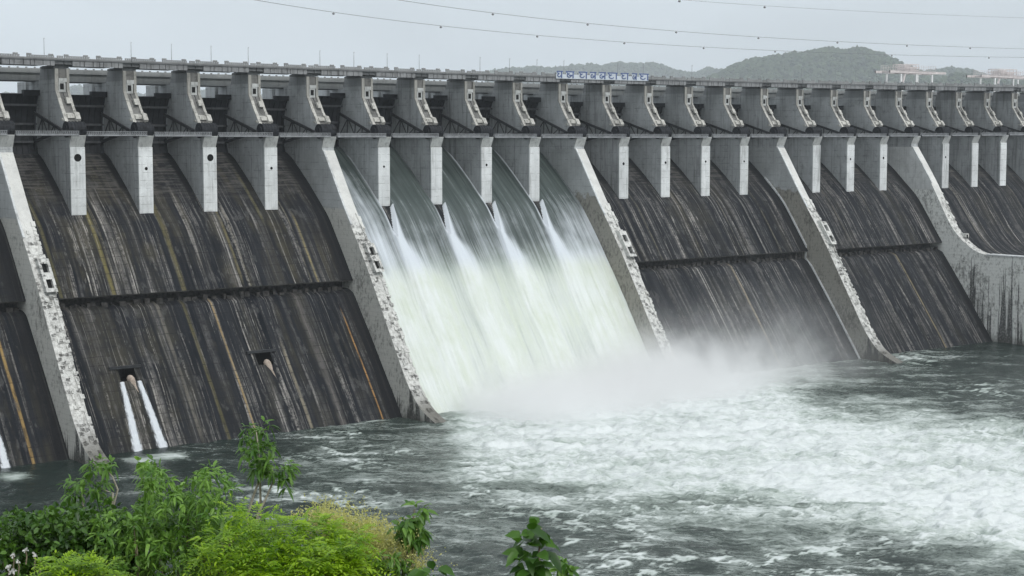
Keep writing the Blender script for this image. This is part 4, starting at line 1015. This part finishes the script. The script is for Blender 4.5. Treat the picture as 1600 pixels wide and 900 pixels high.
def bush(name, label, cat, blobs, D, depth, nclus, kind, mat, seed, stems=6, bark='bark', group=None, extra_stems=()):
    rg=np.random.default_rng(seed); pts=blob_points(rg,blobs,nclus,D,depth)
    c=np.mean([p[0] for p in pts],0); base=np.array([c[0],c[1],ground(c[0],c[1])]); 
    o=empty(name,tuple(base)); tag(o,label,cat,group); lv=Leaves()
    for P,qx,qy in pts:
        out=RT*qx*.8-UP*qy*.8-FW*.35; sh0=rg.uniform(.0,.75)
        if kind=='droop':
            ax=rdir(rg,.5)+out*.6; ax/=np.linalg.norm(ax)
            for k in range(rg.integers(6,10)):
                d=ax*.55+rdir(rg,.05); L=rg.uniform(.06,.115); lv.leaf(P+d*.01,d,HZ+rdir(rg)*.5,L,L*rg.uniform(.26,.38),.12,rg.uniform(.2,.8),np.clip(sh0+rg.uniform(-.1,.3),0,1))
        elif kind=='round':
            for k in range(rg.integers(6,10)):
                d=rdir(rg,.25)+out*.3; L=rg.uniform(.05,.085); lv.leaf(P+rdir(rg)*.05,d,HZ+rdir(rg)*.7,L,L*.62,.1,.25,np.clip(sh0+rg.uniform(-.15,.25),0,1))
        elif kind=='fern':
            for fr in range(rg.integers(2,4)):
                d=rdir(rg,.35)+out*.5; d/=np.linalg.norm(d); L=rg.uniform(.14,.26); side=np.cross(d,HZ+rdir(rg)*.3); side/=np.linalg.norm(side)
                for k in range(7):
                    t=(k+.7)/7.5; q=P+d*L*t-HZ*L*.45*t*t; l=.052*(1-.45*abs(t-.4))*rg.uniform(.8,1.2)
                    for sg in(-1,1): lv.leaf(q,side*sg+d*.45+HZ*.12,HZ+rdir(rg)*.25,l,l*.42,.06,.25,np.clip(sh0+.25*t+rg.uniform(-.1,.2),0,1))
                lv.leaf(P+d*L-HZ*L*.45,d-HZ*.5,HZ,.045,.02,.06,.2,.9)
        elif kind=='dry':
            d=rdir(rg,.9)+out*.4; d/=np.linalg.norm(d); L=rg.uniform(.12,.30)
            for k in range(16):
                t=rg.uniform(.1,1); q=P+d*L*t+rdir(rg)*.035*(1.3-t); l=rg.uniform(.013,.026); lv.leaf(q,rdir(rg,.2),rdir(rg),l,l*.6,.1,.1,np.clip(rg.uniform(0,1),0,1))
        elif kind=='broad':
            d=rdir(rg,.05)+out*1.1; L=rg.uniform(.11,.185); lv.leaf(P,d,HZ*.9-FW*.6+rdir(rg)*.3,L,L*.62,.12,rg.uniform(.25,.6),rg.uniform(.0,1))
        elif kind=='oval':
            ax=rdir(rg,.3)+out*.7
            for k in range(4):
                d=ax*.5+rdir(rg,-.1); L=rg.uniform(.08,.13); lv.leaf(P,d,HZ-FW*.4+rdir(rg)*.5,L,L*.42,.12,.5,np.clip(sh0+rg.uniform(-.2,.3),0,1))
    lv.build('foliage',M[mat],o)
    m=MB()
    for k in range(stems):
        P,_,_=pts[rg.integers(len(pts))]; mid=(base+P)/2+rdir(rg)*.12; b0=base+np.array([rg.uniform(-.3,.3),rg.uniform(-.3,.3),-.1])
        m.tube([tuple(b0-base),tuple(mid-base),tuple(P*.8+mid*.2-base+rdir(rg)*.02),tuple(P-base)],[.022,.014,.009,.004],5)
    for st in extra_stems:
        q=[at(px,py,D+dd)-base for px,py,dd in st]; q=[q[0]*1.0]+q; q[0]=q[0]*.5; 
        m.tube([tuple(v) for v in q],list(np.linspace(.016,.005,len(q))),6)
    if m.v: m.build('stem',M[bark],o,True)
    return o

bush('shrub','dark green small-leaved shrub at the lower left with white flowers in front of it','shrub',[(60,850,75,45),(25,880,45,40),(35,815,28,22),(105,835,55,38),(150,815,45,28,.2),(110,880,90,35),(170,860,50,45)],15.,.7,900,'round','l_dark',31)
bush('shrub','mid-green bushy shrub with drooping narrow leaves, tallest mass of the foreground foliage','shrub',[(238,742,22,30),(228,722,12,12),(262,768,26,20),(300,765,26,30),(318,742,26,14),(345,760,22,18),(280,805,70,34),(225,815,40,30),(205,850,60,45),(330,825,60,45),(230,880,120,40),(180,830,40,30),(340,870,60,40)],14.6,.8,820,'droop','l_mid',32,22,extra_stems=[[(345,870,-.4),(352,845,-.5),(375,832,-.5)],[(330,880,-.4),(372,838,-.6)]])
bush('sapling','slender sapling with bare pale stems and small leaf tufts left of the tall bush','sapling',[(158,728,20,12),(125,762,26,14),(160,765,16,12),(168,790,8,14),(112,772,14,8)],15.4,.25,52,'droop','l_sap',33,0,'greybark',extra_stems=[[(160,840,0),(168,812,0),(176,795,0),(184,765,0),(176,745,0),(165,732,0)],[(143,850,0),(138,825,0),(131,800,0),(128,772,0)],[(176,770,0),(160,765,0)]])
bush('sapling','tall sapling with dense narrow leaves on two thin stems in front of the dark river','sapling',[(400,680,20,18),(405,705,24,20),(425,735,30,22),(440,745,18,20),(392,720,18,16),(412,668,12,10)],15.2,.25,72,'droop','l_sap',34,0,'greybark',extra_stems=[[(385,810,0),(396,775,0),(407,745,0),(404,700,0),(400,672,0)],[(402,805,0),(415,780,0),(428,750,0),(425,728,0)],[(406,745,0),(425,735,0)]])
bush('shrub','dark broad-leaved undergrowth between the mid-green and the lime bush','shrub',[(330,850,45,40),(380,830,40,30),(350,885,50,30)],15.6,.4,240,'oval','l_dark',35)
bush('bush','bright lime-green feathery bush in the middle of the foreground','bush',[(378,808,22,9),(410,816,26,9),(440,828,34,12),(482,822,24,12),(505,836,34,14),(425,850,44,14),(345,842,34,8,-.3),(332,872,40,10,-.3),(375,884,46,10,-.3),(430,880,50,16,-.3),(500,868,60,20,-.3),(545,850,30,18),(470,895,90,12,-.4),(560,885,36,16)],13.6,.5,400,'fern','l_lime',36)
bush('bush','bright green ferny sprig low in front of the dark shrub','bush',[(95,893,32,12),(130,890,20,9),(95,880,14,6),(165,895,30,10)],13.2,.2,60,'fern','l_lime',37)
bush('flowering_shrub','pale yellow dry flowering shrub at the right end of the foreground bushes','shrub',[(500,816,24,10),(535,832,34,16),(575,848,40,18),(612,864,32,18),(642,886,22,16),(560,868,30,14)],14.2,.4,900,'dry','l_dry',38,14)
bush('shrub','low dark green shrub with long leaves under the yellow flowers','shrub',[(600,885,45,18),(555,893,40,14),(640,893,30,12),(470,868,50,24,.6),(420,868,50,26,.6),(520,868,40,26,.6),(390,850,30,20,.6)],13.9,.25,210,'droop','l_mid',39)
bush('sapling','small dark sapling with oval leaves beside the yellow flowers','sapling',[(645,805,22,18),(640,830,22,18),(655,835,14,18),(628,822,12,10)],14.,.15,48,'oval','l_sap',40,0,'bark',extra_stems=[[(630,885,0),(636,868,0),(644,845,0),(645,815,0),(648,795,0)],[(644,845,0),(630,832,0)]])
bush('broadleaf_plant','large-leaved green plant standing alone at the bottom of the photo','plant',[(836,836,14,14),(818,856,12,18),(848,860,14,20),(830,882,20,18)],13.,.16,60,'broad','l_broad',41,0,'bark',extra_stems=[[(840,930,0),(842,890,0),(843,850,0),(846,825,0)]])
bush('broadleaf_plant','small leaf tuft just right of the large-leaved plant','plant',[(878,886,12,10),(892,896,10,6)],13.2,.1,12,'oval','l_mid',42,1)
bush('broadleaf_plant','low broad leaves poking up right of the yellow flowering shrub','plant',[(675,890,14,9),(690,899,10,6)],13.4,.1,9,'broad','l_broad',43,1)
# white blossoms
def flower(px,py,r,D,i):
    c=at(px,py,D); o=empty('white_flower',tuple(c)); lv=Leaves(); rg=np.random.default_rng(90+i)
    for k in range(rg.integers(8,12)):
        a=2*math.pi*k/5; d=RT*math.cos(a)+UP*math.sin(a)-FW*.45+rdir(rg)*.3; lv.leaf(c+rdir(rg)*r*.6,d,-FW+rdir(rg)*.2,r,r*.75,.1,.15,rg.random())
    lv.build('petals',M['petal'],o)
    m=MB(); m.tube([(0,0,-.12),(.01,0,-.05),(0,0,0)],.006,5); m.build('stem',M['bark'],o)
    tag(o,'white blossom among the dark leaves at the lower left','flower','white blossoms on the dark shrub')
for i,(px,py,r) in enumerate([(40,860,.022),(53,867,.024),(62,873,.018),(20,867,.02),(12,886,.03),(20,893,.028),(28,877,.02)]): flower(px,py,r,14.0,i)
# pale rock at the left edge
bm=bmesh.new(); bmesh.ops.create_icosphere(bm,subdivisions=4,radius=1.)
for v in bm.verts:
    n=float(fbm(np.array([v.co.x*1.6+5]),np.array([v.co.y*1.6+v.co.z*2.1]),4,5)[0]); v.co*=(1+.22*n); v.co.z*=.75; v.co.x*=1.2
me=bpy.data.meshes.new('boulder'); bm.to_mesh(me); bm.free(); me.materials.append(M['rock']); me.polygons.foreach_set('use_smooth',[True]*len(me.polygons))
bo=bpy.data.objects.new('boulder',me); COL.objects.link(bo); c=at(-14,866,16.2); bo.location=tuple(c); bo.scale=(.17,.17,.2); tag(bo,'pale rounded boulder at the left edge behind the dark shrub','boulder')

# ------------------------------------------------------------------ AIR
m=MB(); m.box(-9000,24000,-620,22000,-100,900)
t=NT('air'); v=t.t.nodes.new('ShaderNodeVolumePrincipled'); v.inputs['Color'].default_value=(.90,.95,1.,1); v.inputs['Density'].default_value=.00005; v.inputs['Anisotropy'].default_value=.0
hz=m.build('haze',t.done(None,v.outputs[0])); hz['kind']='stuff'; hz['label']='thin pale monsoon haze'

# ------------------------------------------------------------------ LIGHT
SUN_EL,SUN_AZ=42.,178.       # azimuth clockwise from +Y
w=bpy.data.worlds.new('World'); S.world=w; w.use_nodes=True; nt=w.node_tree; nt.nodes.clear()
out=nt.nodes.new('ShaderNodeOutputWorld'); bg=nt.nodes.new('ShaderNodeBackground'); bg.inputs[1].default_value=.10
sky=nt.nodes.new('ShaderNodeTexSky'); sky.sky_type='NISHITA'; sky.sun_disc=False; sky.sun_elevation=R(SUN_EL); sky.sun_rotation=R(SUN_AZ); sky.dust_density=3.; sky.air_density=1.
tc=nt.nodes.new('ShaderNodeTexCoord'); sp_=nt.nodes.new('ShaderNodeSeparateXYZ'); nt.links.new(tc.outputs['Generated'],sp_.inputs[0])
grad=nt.nodes.new('ShaderNodeValToRGB'); nt.links.new(sp_.outputs[2],grad.inputs[0]); cr=grad.color_ramp
cr.elements[0].position=0.; cr.elements[0].color=(6.7,7.4,7.95,1); cr.elements[1].position=.9; cr.elements[1].color=(11.5,12.1,12.6,1)
e=cr.elements.new(.12); e.color=(6.6,7.3,7.85,1); e=cr.elements.new(.35); e.color=(8.0,8.6,9.0,1)
mp=nt.nodes.new('ShaderNodeMapping'); mp.inputs[3].default_value=(1,1,3.2); nt.links.new(tc.outputs['Generated'],mp.inputs[0])
nz=nt.nodes.new('ShaderNodeTexNoise'); nz.inputs['Scale'].default_value=3.2; nz.inputs['Detail'].default_value=6; nz.inputs['Roughness'].default_value=.5; nz.inputs['Distortion'].default_value=.4; nt.links.new(mp.outputs[0],nz.inputs['Vector'])
cl=nt.nodes.new('ShaderNodeMapRange'); cl.inputs[1].default_value=.3; cl.inputs[2].default_value=.7; cl.inputs[3].default_value=.87; cl.inputs[4].default_value=1.12; nt.links.new(nz.outputs[0],cl.inputs[0])
mu=nt.nodes.new('ShaderNodeMix'); mu.data_type='RGBA'; mu.blend_type='MULTIPLY'; mu.inputs[0].default_value=1.; nt.links.new(grad.outputs[0],mu.inputs[6]); nt.links.new(cl.outputs[0],mu.inputs[7])
mx=nt.nodes.new('ShaderNodeMix'); mx.data_type='RGBA'; mx.inputs[0].default_value=.90; nt.links.new(sky.outputs[0],mx.inputs[6]); nt.links.new(mu.outputs[2],mx.inputs[7])
nt.links.new(mx.outputs[2],bg.inputs[0]); nt.links.new(bg.outputs[0],out.inputs[0])
sd=bpy.data.lights.new('sun','SUN'); sd.energy=1.5; sd.angle=R(25); sd.color=(1.,.98,.95)
so=bpy.data.objects.new('sun',sd); COL.objects.link(so)
dirv=Vector((math.sin(R(SUN_AZ))*math.cos(R(SUN_EL)),math.cos(R(SUN_AZ))*math.cos(R(SUN_EL)),math.sin(R(SUN_EL))))
so.rotation_euler=dirv.to_track_quat('Z','Y').to_euler(); so.location=(0,0,220)

# ------------------------------------------------------------------ CAMERA
cd=bpy.data.cameras.new('camera'); cd.sensor_width=36.; cd.lens=F_PX/1600*36.; cd.clip_start=.5; cd.clip_end=40000.
co=bpy.data.objects.new('camera',cd); COL.objects.link(co)
mat=Matrix((RT,UP,-FW)).transposed().to_4x4(); mat.translation=Vector(CAM); co.matrix_world=mat
S.camera=co
S.view_settings.view_transform='Standard'; S.view_settings.look='None'; S.view_settings.exposure=0.14; S.view_settings.gamma=1.; S.view_settings.use_curve_mapping=False
S.render.engine='CYCLES'; c=S.cycles; c.use_denoising=True; c.max_bounces=6; c.diffuse_bounces=3; c.glossy_bounces=3; c.transmission_bounces=3; c.volume_bounces=4; c.volume_max_steps=96; c.volume_step_rate=1.5; c.use_adaptive_sampling=True; c.adaptive_threshold=.02; c.caustics_reflective=False; c.caustics_refractive=False
